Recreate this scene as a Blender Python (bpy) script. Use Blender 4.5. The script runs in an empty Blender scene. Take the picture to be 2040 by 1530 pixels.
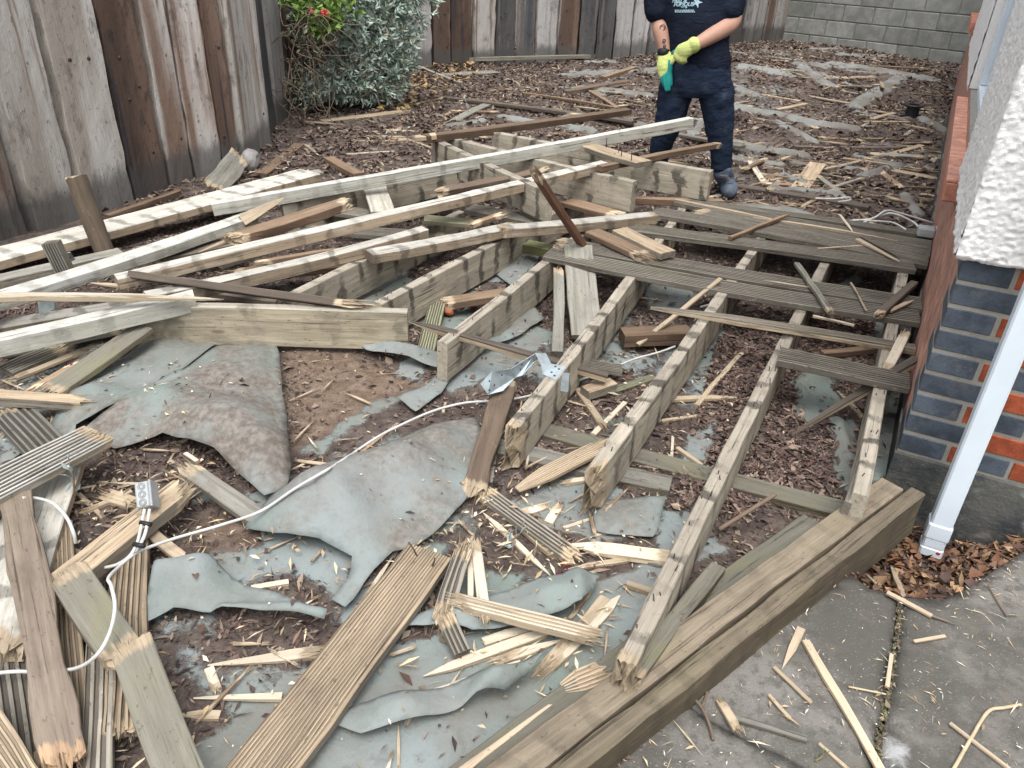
import bpy, bmesh, math, random
import numpy as np
from mathutils import Vector, Matrix
from mathutils.geometry import delaunay_2d_cdt

rng = np.random.default_rng(11)
random.seed(11)
R = math.radians
scene = bpy.context.scene
COL = scene.collection

# ------------------------------------------------------------------ camera, sky, sun, exposure
CAM_H, PITCH, ROLL, FPX = 1.55, R(30.0), R(2.6), 1532.0
_r0 = np.array([1.0, 0, 0]); _u0 = np.array([0, math.sin(PITCH), math.cos(PITCH)])
FWD = np.array([0, math.cos(PITCH), -math.sin(PITCH)])
RGT = math.cos(ROLL) * _r0 + math.sin(ROLL) * _u0
UPV = -math.sin(ROLL) * _r0 + math.cos(ROLL) * _u0
EYE = np.array([0, 0, CAM_H])
cam_data = bpy.data.cameras.new('camera'); cam = bpy.data.objects.new('camera', cam_data); COL.objects.link(cam)
cam_data.sensor_width = 36.0; cam_data.lens = FPX / 2040 * 36.0
cam_data.clip_start = 0.05; cam_data.clip_end = 500
m = Matrix.Identity(4)
for i in range(3):
    m[i][0] = RGT[i]; m[i][1] = UPV[i]; m[i][2] = -FWD[i]; m[i][3] = EYE[i]
cam.matrix_world = m
scene.camera = cam

SUN_EL, SUN_AZ = R(68), R(180)      # azimuth measured from +Y towards +X
world = bpy.data.worlds.new('World'); scene.world = world; world.use_nodes = True
wn = world.node_tree; wn.nodes.clear()
sky = wn.nodes.new('ShaderNodeTexSky'); sky.sky_type = 'NISHITA'; sky.sun_disc = False
sky.sun_elevation = SUN_EL; sky.sun_rotation = SUN_AZ; sky.dust_density = 4.0; sky.air_density = 1.0
hs = wn.nodes.new('ShaderNodeHueSaturation'); hs.inputs['Saturation'].default_value = 0.22
bg = wn.nodes.new('ShaderNodeBackground'); bg.inputs['Strength'].default_value = 0.15
wo = wn.nodes.new('ShaderNodeOutputWorld')
wn.links.new(sky.outputs[0], hs.inputs['Color']); wn.links.new(hs.outputs[0], bg.inputs['Color'])
wn.links.new(bg.outputs[0], wo.inputs['Surface'])
sd = bpy.data.lights.new('sun', 'SUN'); sd.energy = 1.0; sd.angle = R(38); sd.color = (1.0, 0.97, 0.92)
sun = bpy.data.objects.new('sun', sd); COL.objects.link(sun)
sdir = Vector((math.sin(SUN_AZ) * math.cos(SUN_EL), math.cos(SUN_AZ) * math.cos(SUN_EL), math.sin(SUN_EL)))
sun.rotation_euler = sdir.to_track_quat('Z', 'Y').to_euler(); sun.location = (0, 0, 8)
vs = scene.view_settings; vs.view_transform = 'Standard'; vs.look = 'None'; vs.exposure = 1.0; vs.gamma = 1.0
vs.use_curve_mapping = False
scene.cycles.max_bounces = 6; scene.cycles.diffuse_bounces = 3

# ------------------------------------------------------------------ noise + places
_tab = rng.random((256, 256))
def vnoise(x, y):
    x = np.asarray(x, float); y = np.asarray(y, float)
    xi = np.floor(x).astype(int); yi = np.floor(y).astype(int); fx = x - xi; fy = y - yi
    fx = fx * fx * (3 - 2 * fx); fy = fy * fy * (3 - 2 * fy)
    a = _tab[xi & 255, yi & 255]; b = _tab[(xi + 1) & 255, yi & 255]
    c = _tab[xi & 255, (yi + 1) & 255]; d = _tab[(xi + 1) & 255, (yi + 1) & 255]
    return (a * (1 - fx) + b * fx) * (1 - fy) + (c * (1 - fx) + d * fx) * fy
def fbm(x, y, o=4):
    s = 0; a = 0.5; t = 0
    for k in range(o):
        s = s + a * vnoise(x * 2 ** k + 17.3 * k, y * 2 ** k + 5.1 * k); t += a; a *= 0.5
    return s / t
def sstep(a, b, x):
    t = np.clip((x - a) / (b - a), 0, 1); return t * t * (3 - 2 * t)
def rise(x, y):
    return 0.35 * sstep(7.0, 13.0, y) * sstep(-0.5, 2.5, x)
def ray(u, v):
    return FWD + (u - 1020) / FPX * RGT + (765 - v) / FPX * UPV
def P(u, v, z=None):
    """the spot seen at pixel (u, v) of the 2040x1530 photograph, at height z (or on the broad ground)"""
    d = ray(u, v)
    if z is not None:
        return EYE + d * ((z - CAM_H) / d[2])
    zz = 0.0
    for _ in range(12):
        p = EYE + d * ((zz - CAM_H) / d[2]); zz = float(rise(p[0], p[1]))
    return EYE + d * ((zz - CAM_H) / d[2])
def Q(u, v, y):
    d = ray(u, v); return EYE + d * (y / d[1])
def inpoly(x, y, poly):
    x = np.asarray(x); y = np.asarray(y); r = np.zeros(x.shape, bool); n = len(poly)
    for i in range(n):
        x0, y0 = poly[i][:2]; x1, y1 = poly[(i + 1) % n][:2]
        if y0 == y1: continue
        c = ((y0 > y) != (y1 > y)) & (x < (x1 - x0) * (y - y0) / (y1 - y0) + x0); r ^= c
    return r
def polydist(x, y, poly):
    d = np.full(np.shape(x), 1e9); n = len(poly)
    for i in range(n):
        a = np.array(poly[i][:2]); b = np.array(poly[(i + 1) % n][:2]); ab = b - a
        t = np.clip(((x - a[0]) * ab[0] + (y - a[1]) * ab[1]) / (ab @ ab + 1e-12), 0, 1)
        d = np.minimum(d, np.hypot(x - a[0] - t * ab[0], y - a[1] - t * ab[1]))
    return d
def gpoly(pts, z=None):
    return [tuple(P(u, v, z)[:2]) for u, v in pts]

# ------------------------------------------------------------------ object helpers
def tag(o, label=None, cat=None, group=None, kind=None):
    if label: o['label'] = label
    if cat: o['category'] = cat
    if group: o['group'] = group
    if kind: o['kind'] = kind
    return o
def npmesh(name, V, F, attrs=None, smooth=False, cols=None):
    """V (n,3), F (k,3|4) array or list of tuples"""
    me = bpy.data.meshes.new(name)
    V = np.asarray(V, np.float32)
    if isinstance(F, np.ndarray):
        k, c = F.shape
        me.vertices.add(len(V)); me.vertices.foreach_set('co', V.ravel())
        me.loops.add(k * c); me.loops.foreach_set('vertex_index', F.astype(np.int32).ravel())
        me.polygons.add(k); me.polygons.foreach_set('loop_start', np.arange(0, k * c, c, dtype=np.int32))
        me.update(calc_edges=True)
    else:
        me.from_pydata(V.tolist(), [], F); me.update()
    for nm, arr in (attrs or {}).items():
        a = me.attributes.new(nm, 'FLOAT', 'POINT'); a.data.foreach_set('value', np.asarray(arr, np.float32))
    if cols is not None:
        a = me.color_attributes.new('tint', 'FLOAT_COLOR', 'POINT')
        c4 = np.ones((len(V), 4), np.float32); c4[:, :3] = cols; a.data.foreach_set('color', c4.ravel())
    if smooth: me.polygons.foreach_set('use_smooth', np.ones(len(me.polygons), bool))
    return me
def link(name, me, mat=None, parent=None):
    o = bpy.data.objects.new(name, me); COL.objects.link(o)
    if mat is not None and me is not None and not me.materials: me.materials.append(mat)
    if parent is not None: o.parent = parent
    return o
def empty(name, loc=(0, 0, 0)):
    o = bpy.data.objects.new(name, None); COL.objects.link(o); o.location = loc; o.empty_display_size = 0.1; return o
def boxmesh(name, lo, hi, bev=0.0):
    bm = bmesh.new(); bmesh.ops.create_cube(bm, size=1)
    for v in bm.verts:
        v.co = Vector([lo[i] + (v.co[i] + 0.5) * (hi[i] - lo[i]) for i in range(3)])
    if bev: bmesh.ops.bevel(bm, geom=bm.edges[:], offset=bev, segments=1, affect='EDGES')
    me = bpy.data.meshes.new(name); bm.to_mesh(me); bm.free(); return me
def catmull(pts, n=8):
    pts = [np.array(p, float) for p in pts]; out = []
    for i in range(len(pts) - 1):
        p0 = pts[max(i - 1, 0)]; p1 = pts[i]; p2 = pts[i + 1]; p3 = pts[min(i + 2, len(pts) - 1)]
        for k in range(n):
            t = k / n
            out.append(0.5 * (2 * p1 + (p2 - p0) * t + (2 * p0 - 5 * p1 + 4 * p2 - p3) * t * t + (3 * p1 - p0 - 3 * p2 + p3) * t ** 3))
    out.append(pts[-1]); return out
def tubemesh(name, pts, r, ns=8, smooth=True, cap=True):
    pts = [np.array(p, float) for p in pts]; V = []; F = []; n = len(pts)
    rr = r if hasattr(r, '__len__') else [r] * n
    ref = np.array([0, 0, 1.0])
    for i, p in enumerate(pts):
        t = pts[min(i + 1, n - 1)] - pts[max(i - 1, 0)]; t = t / (np.linalg.norm(t) + 1e-9)
        a = np.cross(t, ref)
        if np.linalg.norm(a) < 0.05: a = np.cross(t, np.array([1.0, 0, 0]))
        a /= np.linalg.norm(a); b = np.cross(a, t)
        for k in range(ns):
            an = 2 * math.pi * k / ns; V.append(p + rr[i] * (math.cos(an) * a + math.sin(an) * b))
    for i in range(n - 1):
        for k in range(ns):
            F.append((i * ns + k, i * ns + (k + 1) % ns, (i + 1) * ns + (k + 1) % ns, (i + 1) * ns + k))
    if cap:
        F.append(tuple(range(ns))[::-1]); F.append(tuple((n - 1) * ns + k for k in range(ns)))
    return npmesh(name, V, F, smooth=smooth)

# ------------------------------------------------------------------ materials
class N:
    def __init__(s, name):
        s.m = bpy.data.materials.new(name); s.m.use_nodes = True; s.t = s.m.node_tree; s.t.nodes.clear()
        s.out = s.n('ShaderNodeOutputMaterial'); s.b = s.n('ShaderNodeBsdfPrincipled')
        s.l(s.b.outputs[0], s.out.inputs[0]); s.b.inputs['Roughness'].default_value = 0.85
        s.b.inputs['Specular IOR Level'].default_value = 0.25
    def n(s, t, **k):
        x = s.t.nodes.new(t)
        for a, b in k.items(): setattr(x, a, b)
        return x
    def l(s, a, b): s.t.links.new(a, b)
    def v(s, x, sock):
        if isinstance(x, (int, float)): sock.default_value = x
        elif isinstance(x, (tuple, list)): sock.default_value = tuple(x) + ((1,) if len(x) == 3 and sock.type == 'RGBA' else ())
        else: s.l(x, sock)
    def math(s, op, a, b=0.0, clamp=False):
        x = s.n('ShaderNodeMath', operation=op, use_clamp=clamp); s.v(a, x.inputs[0]); s.v(b, x.inputs[1]); return x.outputs[0]
    def mix(s, f, a, b, blend='MIX'):
        x = s.n('ShaderNodeMix', data_type='RGBA', blend_type=blend); s.v(f, x.inputs[0]); s.v(a, x.inputs[6]); s.v(b, x.inputs[7]); return x.outputs[2]
    def noise(s, vec, scale=1.0, detail=4.0, rough=0.55, dist=0.0):
        x = s.n('ShaderNodeTexNoise'); s.v(vec, x.inputs['Vector']); x.inputs['Scale'].default_value = scale
        x.inputs['Detail'].default_value = detail; x.inputs['Roughness'].default_value = rough; x.inputs['Distortion'].default_value = dist
        return x.outputs[0]
    def ramp(s, x, a, b, smooth=True):
        r = s.n('ShaderNodeMapRange', interpolation_type='SMOOTHSTEP' if smooth else 'LINEAR'); s.v(x, r.inputs[0])
        r.inputs[1].default_value = a; r.inputs[2].default_value = b; return r.outputs[0]
    def scale(s, vec, sc):
        x = s.n('ShaderNodeMapping'); s.v(vec, x.inputs[0]); x.inputs['Scale'].default_value = sc; return x.outputs[0]
    def obj(s, rnd=True):
        tc = s.n('ShaderNodeTexCoord')
        if not rnd: return tc.outputs['Object']
        oi = s.n('ShaderNodeObjectInfo'); x = s.n('ShaderNodeVectorMath', operation='ADD')
        k = s.math('MULTIPLY', oi.outputs['Random'], 37.0)
        s.l(tc.outputs['Object'], x.inputs[0]); s.l(k, x.inputs[1]); return x.outputs[0]
    def bump(s, h, strength=0.3, dist=0.01):
        b = s.n('ShaderNodeBump'); b.inputs['Strength'].default_value = strength; b.inputs['Distance'].default_value = dist
        s.l(h, b.inputs['Height']); s.l(b.outputs[0], s.b.inputs['Normal'])
    def attr(s, name, typ='GEOMETRY'):
        a = s.n('ShaderNodeAttribute', attribute_name=name, attribute_type=typ); return a

def wood(name, top, side, fresh=(0.47, 0.375, 0.26), dark=(0.05, 0.04, 0.032), stain_shade=0.0, blotch=0.5, moss=0.0,
         grainc=0.55, flecks=0.0, period=0.15, mossc=(0.16, 0.17, 0.07), knots=0.3, gdark=0.75):
    g = N(name); tc = g.n('ShaderNodeTexCoord'); ob = tc.outputs['Object']; rv = g.obj()
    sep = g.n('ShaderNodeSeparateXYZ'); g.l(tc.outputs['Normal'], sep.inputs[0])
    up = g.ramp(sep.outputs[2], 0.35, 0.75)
    grain = g.noise(g.scale(rv, (2.2, 45, 45)), 1.0, 5, 0.65, 0.6)
    fib = g.noise(g.scale(rv, (9, 300, 300)), 1.0, 3, 0.6)
    blo = g.noise(g.scale(rv, (5.5, 9, 9)), 1.0, 5, 0.6)
    c = g.mix(up, side, top)  # upward faces brighter: weathering plus light from above painted into the colour
    gr = g.ramp(grain, 0.30, 0.72)
    c = g.mix(g.math('MULTIPLY', g.math('SUBTRACT', 1.0, gr), grainc), c, g.mix(0.72, c, dark))
    c = g.mix(g.math('MULTIPLY', g.ramp(fib, 0.52, 0.75), 0.55), c, g.mix(0.6, c, dark))
    c = g.mix(g.math('MULTIPLY', g.ramp(blo, 0.50, 0.78), blotch), c, g.mix(0.75, c, dark))
    crk = g.noise(g.scale(rv, (1.3, 70, 70)), 1.0, 4, 0.55, 0.3)
    c = g.mix(g.math('MULTIPLY', g.math('MULTIPLY', g.ramp(crk, 0.615, 0.66), g.ramp(g.noise(g.scale(rv, (6, 20, 20)), 1.0, 3), .42, .6)), 0.9), c, g.mix(0.85, c, dark))
    spk = g.noise(g.scale(rv, (38, 75, 75)), 1.0, 4, 0.7)
    c = g.mix(g.math('MULTIPLY', g.ramp(spk, 0.60, 0.68), 0.7), c, g.mix(0.8, c, dark))
    pal = g.noise(g.scale(rv, (3.0, 16, 16)), 1.0, 4, 0.6)
    c = g.mix(g.math('MULTIPLY', g.ramp(pal, 0.55, 0.72), 0.45), c, g.mix(0.5, c, tuple(min(.75, x * 1.6) for x in top)))
    if knots:
        vo = g.n('ShaderNodeTexVoronoi'); g.l(g.scale(rv, (3.1, 11, 11)), vo.inputs['Vector']); vo.inputs['Scale'].default_value = 1.0
        kn = g.ramp(vo.outputs['Distance'], 0.13, 0.05)
        c = g.mix(g.math('MULTIPLY', kn, knots), c, (0.10, 0.055, 0.03))
    if stain_shade:  # dark bands: board stains, and on the long pale timbers dappled shadow too
        sx = g.n('ShaderNodeSeparateXYZ'); g.l(ob, sx.inputs[0])
        oi = g.n('ShaderNodeObjectInfo')
        ph = g.math('ADD', g.math('MULTIPLY', sx.outputs[0], 2 * math.pi / period), g.math('MULTIPLY', oi.outputs['Random'], 6.28))
        ph = g.math('ADD', ph, g.math('MULTIPLY', g.math('SUBTRACT', g.noise(rv, 6.0, 5, 0.7), 0.5), 8.0))
        w = g.ramp(g.math('SINE', ph), 0.35, 0.98)
        w = g.math('MULTIPLY', w, g.math('ADD', 0.12, g.ramp(g.noise(g.scale(rv, (3.5, 6, 6)), 1.0, 4), 0.40, 0.60)), True)
        c = g.mix(g.math('MULTIPLY', w, stain_shade), c, g.mix(0.86, c, (0.035, 0.03, 0.026)))
    if flecks:
        fl = g.ramp(g.noise(g.scale(rv, (30, 60, 60)), 1.0, 4, 0.7), 0.60, 0.70)
        c = g.mix(g.math('MULTIPLY', fl, flecks), c, (0.42, 0.36, 0.29))
    if moss:
        mo = g.ramp(g.noise(g.scale(rv, (4, 7, 7)), 1.0, 5, 0.6), 0.48, 0.66)
        c = g.mix(g.math('MULTIPLY', mo, moss), c, mossc)
    c = g.mix(g.math('MULTIPLY', g.attr('groove').outputs['Fac'], gdark), c, g.mix(0.5, dark, (0.045, 0.04, 0.034)))
    fr = g.attr('fresh').outputs['Fac']
    frs = g.math('MULTIPLY', g.ramp(g.math('ADD', fr, g.math('MULTIPLY', g.math('SUBTRACT', grain, 0.5), 0.9)), 0.35, 0.6), 0.95)
    fc = g.mix(g.ramp(grain, 0.3, 0.7), tuple(x * 0.55 for x in fresh), fresh)
    fc = g.mix(g.math('MULTIPLY', g.ramp(fib, 0.5, 0.75), 0.5), fc, tuple(x * 0.4 for x in fresh))
    fc = g.mix(g.math('MULTIPLY', g.ramp(g.noise(g.scale(rv, (14, 34, 34)), 1.0, 4, .65), .48, .66), .7), fc, tuple(x * .42 for x in fresh))
    c = g.mix(frs, c, fc)
    oi2 = g.n('ShaderNodeObjectInfo'); c = g.mix(1.0, c, oi2.outputs['Color'], 'MULTIPLY')
    g.l(c, g.b.inputs['Base Color'])
    h = g.math('ADD', g.math('SUBTRACT', g.math('MULTIPLY', grain, 0.7), g.math('MULTIPLY', g.ramp(crk, .6, .66), .8)), g.math('MULTIPLY', fib, 0.4))
    g.bump(h, 0.7, 0.005)
    return g.m
M = {}
M['joist'] = wood('joist_wood', (0.42, 0.375, 0.305), (0.44, 0.395, 0.31), stain_shade=0.9, blotch=0.5, grainc=.45)
M['header'] = wood('header_wood', (0.50, 0.46, 0.38), (0.44, 0.385, 0.28), stain_shade=0.45, blotch=0.6, grainc=.6, period=.31, knots=.6)
M['pale'] = wood('pale_timber', (0.59, 0.565, 0.50), (0.385, 0.305, 0.215), stain_shade=0.6, blotch=0.30, grainc=0.45)  # bands mix board stains with dappled cast shadow painted into the colour
M['palewhite'] = wood('whitened_timber', (0.59, 0.58, 0.53), (0.46, 0.45, 0.39), stain_shade=0.35, blotch=0.30, grainc=0.4)  # same painted mix of stain and dappled shadow, weaker
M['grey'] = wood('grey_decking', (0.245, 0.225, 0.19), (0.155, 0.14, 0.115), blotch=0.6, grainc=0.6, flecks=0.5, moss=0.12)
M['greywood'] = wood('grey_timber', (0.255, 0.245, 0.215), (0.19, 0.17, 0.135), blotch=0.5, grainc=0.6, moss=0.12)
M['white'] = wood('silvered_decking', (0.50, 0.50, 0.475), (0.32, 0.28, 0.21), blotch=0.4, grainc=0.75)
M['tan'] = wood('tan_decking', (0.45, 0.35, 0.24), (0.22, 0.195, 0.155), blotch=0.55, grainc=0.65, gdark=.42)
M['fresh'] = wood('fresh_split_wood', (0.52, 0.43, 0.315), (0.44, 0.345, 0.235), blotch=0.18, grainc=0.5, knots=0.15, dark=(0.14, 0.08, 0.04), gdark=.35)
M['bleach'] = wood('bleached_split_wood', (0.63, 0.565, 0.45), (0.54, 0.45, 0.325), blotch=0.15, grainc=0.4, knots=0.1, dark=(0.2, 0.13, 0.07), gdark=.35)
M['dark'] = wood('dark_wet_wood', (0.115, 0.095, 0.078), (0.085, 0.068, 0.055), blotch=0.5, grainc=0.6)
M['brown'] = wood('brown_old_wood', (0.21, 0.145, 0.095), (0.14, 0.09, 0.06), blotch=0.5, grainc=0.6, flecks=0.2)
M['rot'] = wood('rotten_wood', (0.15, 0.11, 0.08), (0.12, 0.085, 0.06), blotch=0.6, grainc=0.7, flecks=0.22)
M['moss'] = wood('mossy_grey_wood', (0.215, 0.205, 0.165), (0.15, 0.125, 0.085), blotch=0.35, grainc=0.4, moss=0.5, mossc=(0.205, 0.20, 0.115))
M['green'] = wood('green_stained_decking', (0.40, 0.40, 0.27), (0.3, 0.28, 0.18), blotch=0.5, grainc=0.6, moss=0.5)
M['edge'] = wood('edge_beam_wood', (0.245, 0.215, 0.165), (0.14, 0.12, 0.085), blotch=0.55, grainc=0.65, moss=0.16, stain_shade=0.3, period=0.11, mossc=(0.17, 0.165, 0.075))
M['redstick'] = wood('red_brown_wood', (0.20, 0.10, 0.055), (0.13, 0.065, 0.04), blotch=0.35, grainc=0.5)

def plain(name, col, rough=0.6, var=0.2, nscale=8.0, bump=0.0, metal=0.0, spec=0.3, tint=False):
    g = N(name); ob = g.obj()
    nn = g.noise(ob, nscale, 5, 0.6)
    c = g.mix(g.math('MULTIPLY', g.ramp(nn, 0.35, 0.7), var), col, tuple(x * 0.45 for x in col))
    if tint:
        a = g.attr('tint'); c = g.mix(1.0, c, a.outputs['Color'], 'MULTIPLY')
    else:
        oi = g.n('ShaderNodeObjectInfo'); c = g.mix(1.0, c, oi.outputs['Color'], 'MULTIPLY')
    g.l(c, g.b.inputs['Base Color']); g.b.inputs['Roughness'].default_value = rough
    g.b.inputs['Metallic'].default_value = metal; g.b.inputs['Specular IOR Level'].default_value = spec
    if bump: g.bump(g.noise(ob, nscale * 6, 4, 0.6), bump, 0.004)
    return g.m
M['nail'] = plain('rusty_nail', (0.06, 0.045, 0.038), 0.6, 0.3, 40)
M['cable'] = plain('white_cable_sheath', (0.58, 0.58, 0.555), 0.5, 0.4, 14)
M['greyplastic'] = plain('grey_box_plastic', (0.36, 0.38, 0.385), 0.5, 0.3, 18)
M['blackplastic'] = plain('black_plastic', (0.018, 0.018, 0.022), 0.45, 0.2, 12)
M['galv'] = plain('galvanised_steel', (0.52, 0.60, 0.64), 0.42, 0.45, 30, 0.15, metal=0.55)
M['flake'] = plain('bark_flakes', (1.0, 1.0, 1.0), 0.85, 0.35, 60, tint=True, spec=0.15)
M['leaf'] = plain('leaf_tissue', (1.0, 1.0, 1.0), 0.7, 0.25, 60, tint=True, spec=0.2)
M['stone'] = plain('grey_rock', (0.30, 0.29, 0.28), 0.85, 0.5, 9, 0.5)
M['bark'] = wood('bark_log', (0.15, 0.115, 0.08), (0.15, 0.115, 0.08), blotch=0.6, grainc=0.75, flecks=0.25)

# ------------------------------------------------------------------ ground
SW = np.array([math.sin(R(26.5)), math.cos(R(26.5))])      # along the house side wall
FW = np.array([SW[1], -SW[0]])                              # along the house front wall, to the right
CORNER = P(1770, 945, 0)[:2]
def H3(s, f, z): return np.array([*(CORNER + SW * s + FW * f), z])
PATIO = gpoly([(1360, 1362), (1573, 1212), (1693, 1135), (1735, 1168), (1798, 1183), (1880, 1190), (1930, 1168), (1985, 1130),
               (2080, 1070), (2500, 1150), (2700, 1800), (700, 1900), (1055, 1590)], 0)
GULLY = gpoly([(1693, 1135), (1735, 1168), (1798, 1183), (1880, 1190), (1930, 1168), (1985, 1130), (2080, 1070), (2300, 1060), (2100, 1030), (1900, 975), (1790, 950), (1740, 1030), (1655, 1100)], 0)
fabric_polys = [gpoly(p) for p in [
    [(90, 860), (180, 760), (290, 680), (360, 655), (450, 680), (380, 740), (240, 860), (150, 930)],
    [(380, 1500), (560, 1340), (700, 1300), (850, 1260), (1000, 1230), (1250, 1130), (1330, 1080), (1330, 1180), (1240, 1340), (930, 1530), (800, 1600), (350, 1600)],
    [(500, 1060), (640, 980), (780, 900), (900, 850), (960, 850), (930, 980), (830, 1100), (700, 1120), (690, 1190), (560, 1120)],
    [(1010, 1000), (1130, 920), (1250, 980), (1180, 1060), (1060, 1040)],
    [(1130, 990), (1330, 990), (1300, 1060), (1180, 1075)],
    [(880, 1120), (1040, 1130), (1020, 1190), (900, 1190)],
    [(940, 560), (1010, 480), (1080, 490), (1050, 560)],
    [(960, 690), (1060, 640), (1120, 660), (1040, 720), (900, 780), (860, 760)],
    [(640, 600), (800, 520), (830, 560), (760, 610)],
    [(1280, 560), (1330, 540), (1390, 590), (1350, 620), (1290, 610)],
    [(1380, 640), (1430, 620), (1450, 660), (1400, 680)],
    [(1590, 770), (1650, 740), (1680, 800), (1620, 840), (1590, 830)],
    [(1670, 850), (1700, 830), (1720, 950), (1690, 980), (1660, 920)],
    [(1370, 860), (1430, 830), (1410, 920), (1360, 940)],
    [(1320, 1010), (1390, 1010), (1450, 1100), (1380, 1120), (1310, 1080)],
    [(560, 830), (840, 700), (850, 760), (640, 900), (590, 900)],
]]
# creases of the weed membrane: raised ridges (ax, ay, bx, by, width, height)
ridges = []
def ridge(u0, v0, u1, v1, w, h):
    a = P(u0, v0); b = P(u1, v1); ridges.append((a[0], a[1], b[0], b[1], w, h))
for r_ in [(1465, 222, 1580, 245, .10, .09), (1580, 245, 1700, 262, .09, .08), (1465, 297, 1600, 315, .09, .08), (1560, 425, 1610, 440, .07, .06),
           (1470, 415, 1540, 425, .09, .05), (1700, 215, 1790, 160, .12, .07), (1840, 240, 1880, 265, .09, .07), (1800, 395, 1830, 430, .06, .06),
           (1660, 130, 1850, 160, .15, .06), (1480, 135, 1560, 150, .13, .06), (1200, 180, 1290, 190, .10, .05), (1130, 235, 1280, 250, .08, .05),
           (1590, 770, 1640, 740, .05, .04), (1670, 840, 1705, 970, .035, .04), (1560, 470, 1660, 500, .06, .05), (1630, 600, 1700, 560, .05, .05),
           (1590, 130, 1650, 170, .12, .05), (1460, 175, 1500, 190, .1, .06), (1720, 350, 1790, 330, .06, .05), (1560, 350, 1600, 365, .05, .04),
           (1100, 250, 1180, 262, .07, .05), (1000, 235, 1100, 250, .08, .05), (900, 250, 960, 240, .06, .04)]:
    ridge(*r_)
for _ in range(34):
    x = rng.uniform(0.6, 5.6); y = rng.uniform(4.6, 12.5); a = R(rng.normal(-64, 26)); L = rng.uniform(.25, .9)
    ridges.append((x, y, x + math.sin(a) * L, y + math.cos(a) * L, rng.uniform(.03, .07), rng.uniform(.02, .055)))

def axis(lo, hi, segs):
    out = [lo]
    for end, step in segs:
        n = max(1, int(round((end - out[-1]) / step))); out += list(np.linspace(out[-1], end, n + 1)[1:])
    return np.array(out)
gx = axis(-40, 40, [(-6, 2.0), (-3.2, .08), (-2.2, .03), (2.4, .016), (4.5, .035), (8, .08), (40, 2.0)])
gy = axis(-20, 60, [(-1, 1.5), (.7, .06), (4.2, .016), (7, .03), (14, .05), (18, .15), (60, 3.0)])
GX, GY = np.meshgrid(gx, gy)
def base_height(x, y):
    z = rise(x, y) + 0.05 * (fbm(x * 1.3 + 3, y * 1.3, 3) - 0.5) + 0.022 * (fbm(x * 7, y * 7, 4) - 0.5)
    return z - 0.012
GZ = base_height(GX, GY)
FAB = np.zeros_like(GX)
for p in fabric_polys:
    d = polydist(GX, GY, p); ins = inpoly(GX, GY, p)
    FAB = np.maximum(FAB, np.clip(0.5 + np.where(ins, d, -d) / 0.10, 0, 1))
RID = np.zeros_like(GX)
for ax, ay, bx, by, w, h in ridges:
    ab = np.array([bx - ax, by - ay]); t = np.clip(((GX - ax) * ab[0] + (GY - ay) * ab[1]) / (ab @ ab), 0, 1)
    wob = 0.05 * (vnoise(GX * 4 + ax * 9, GY * 4) - 0.5)
    d = np.hypot(GX - ax - t * ab[0] + wob, GY - ay - t * ab[1] + wob)
    k = np.exp(-(d / w) ** 2); RID = np.maximum(RID, k * h)
    FAB = np.maximum(FAB, np.clip(k * 1.25 - 0.12, 0, 1))
GZ = GZ + RID
BARE = np.zeros_like(GX)
for p in [gpoly([(560, 690), (690, 698), (780, 730), (845, 765), (740, 810), (640, 880), (585, 890), (570, 800)]), gpoly([(420, 1010), (520, 1050), (480, 1090), (380, 1080)])]:
    d = polydist(GX, GY, p); BARE = np.maximum(BARE, np.clip(.5 + np.where(inpoly(GX, GY, p), d, -d) / .12, 0, 1))
FAB0 = FAB.copy(); nearf = fbm(GX * 2.1 + 7, GY * 2.1 + 3, 4)
FAB = np.maximum(FAB, np.clip(.18 + 2.6 * (nearf - .44), 0, .62) * (1 - sstep(3.3, 4.2, GY)) * sstep(-2.4, -1.9, GX))
BAYP = gpoly([(1440, 640), (1600, 560), (1740, 640), (1740, 800), (1690, 1000), (1480, 1000), (1330, 1080), (1370, 900)], 0)
FAB = np.maximum(np.where(inpoly(GX, GY, BAYP), 0, FAB), FAB0)
FAB = FAB * (1 - .8 * BARE)
far_f = fbm(GX * 1.1 + 40, GY * 1.6, 4)
FAB = np.maximum(FAB, 0.5 * sstep(0.58, 0.68, far_f) * sstep(3.8, 5.0, GY) * sstep(-0.6, 0.6, GX))
pin = inpoly(GX, GY, PATIO); pd = polydist(GX, GY, PATIO)
GZ = np.where(pin, np.minimum(GZ, -0.05), GZ)
gin = inpoly(GX, GY, GULLY); GZ = np.where(gin, -0.035 - 0.14 * sstep(0.0, .16, pd) + 0.5 * GZ, GZ); FAB = np.where(pin | gin, 0, FAB)
def gsample(A, x, y):
    x = np.asarray(x, float); y = np.asarray(y, float)
    i = np.clip(np.searchsorted(gx, x) - 1, 0, len(gx) - 2); j = np.clip(np.searchsorted(gy, y) - 1, 0, len(gy) - 2)
    fx = (x - gx[i]) / (gx[i + 1] - gx[i]); fy = (y - gy[j]) / (gy[j + 1] - gy[j])
    return (A[j, i] * (1 - fx) + A[j, i + 1] * fx) * (1 - fy) + (A[j + 1, i] * (1 - fx) + A[j + 1, i + 1] * fx) * fy
def gz(x, y): return gsample(GZ, x, y)
nx, ny = len(gx), len(gy)
idx = np.arange(nx * ny).reshape(ny, nx)
GF = np.stack([idx[:-1, :-1].ravel(), idx[:-1, 1:].ravel(), idx[1:, 1:].ravel(), idx[1:, :-1].ravel()], 1)
GV = np.stack([GX.ravel(), GY.ravel(), GZ.ravel()], 1)

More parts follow.
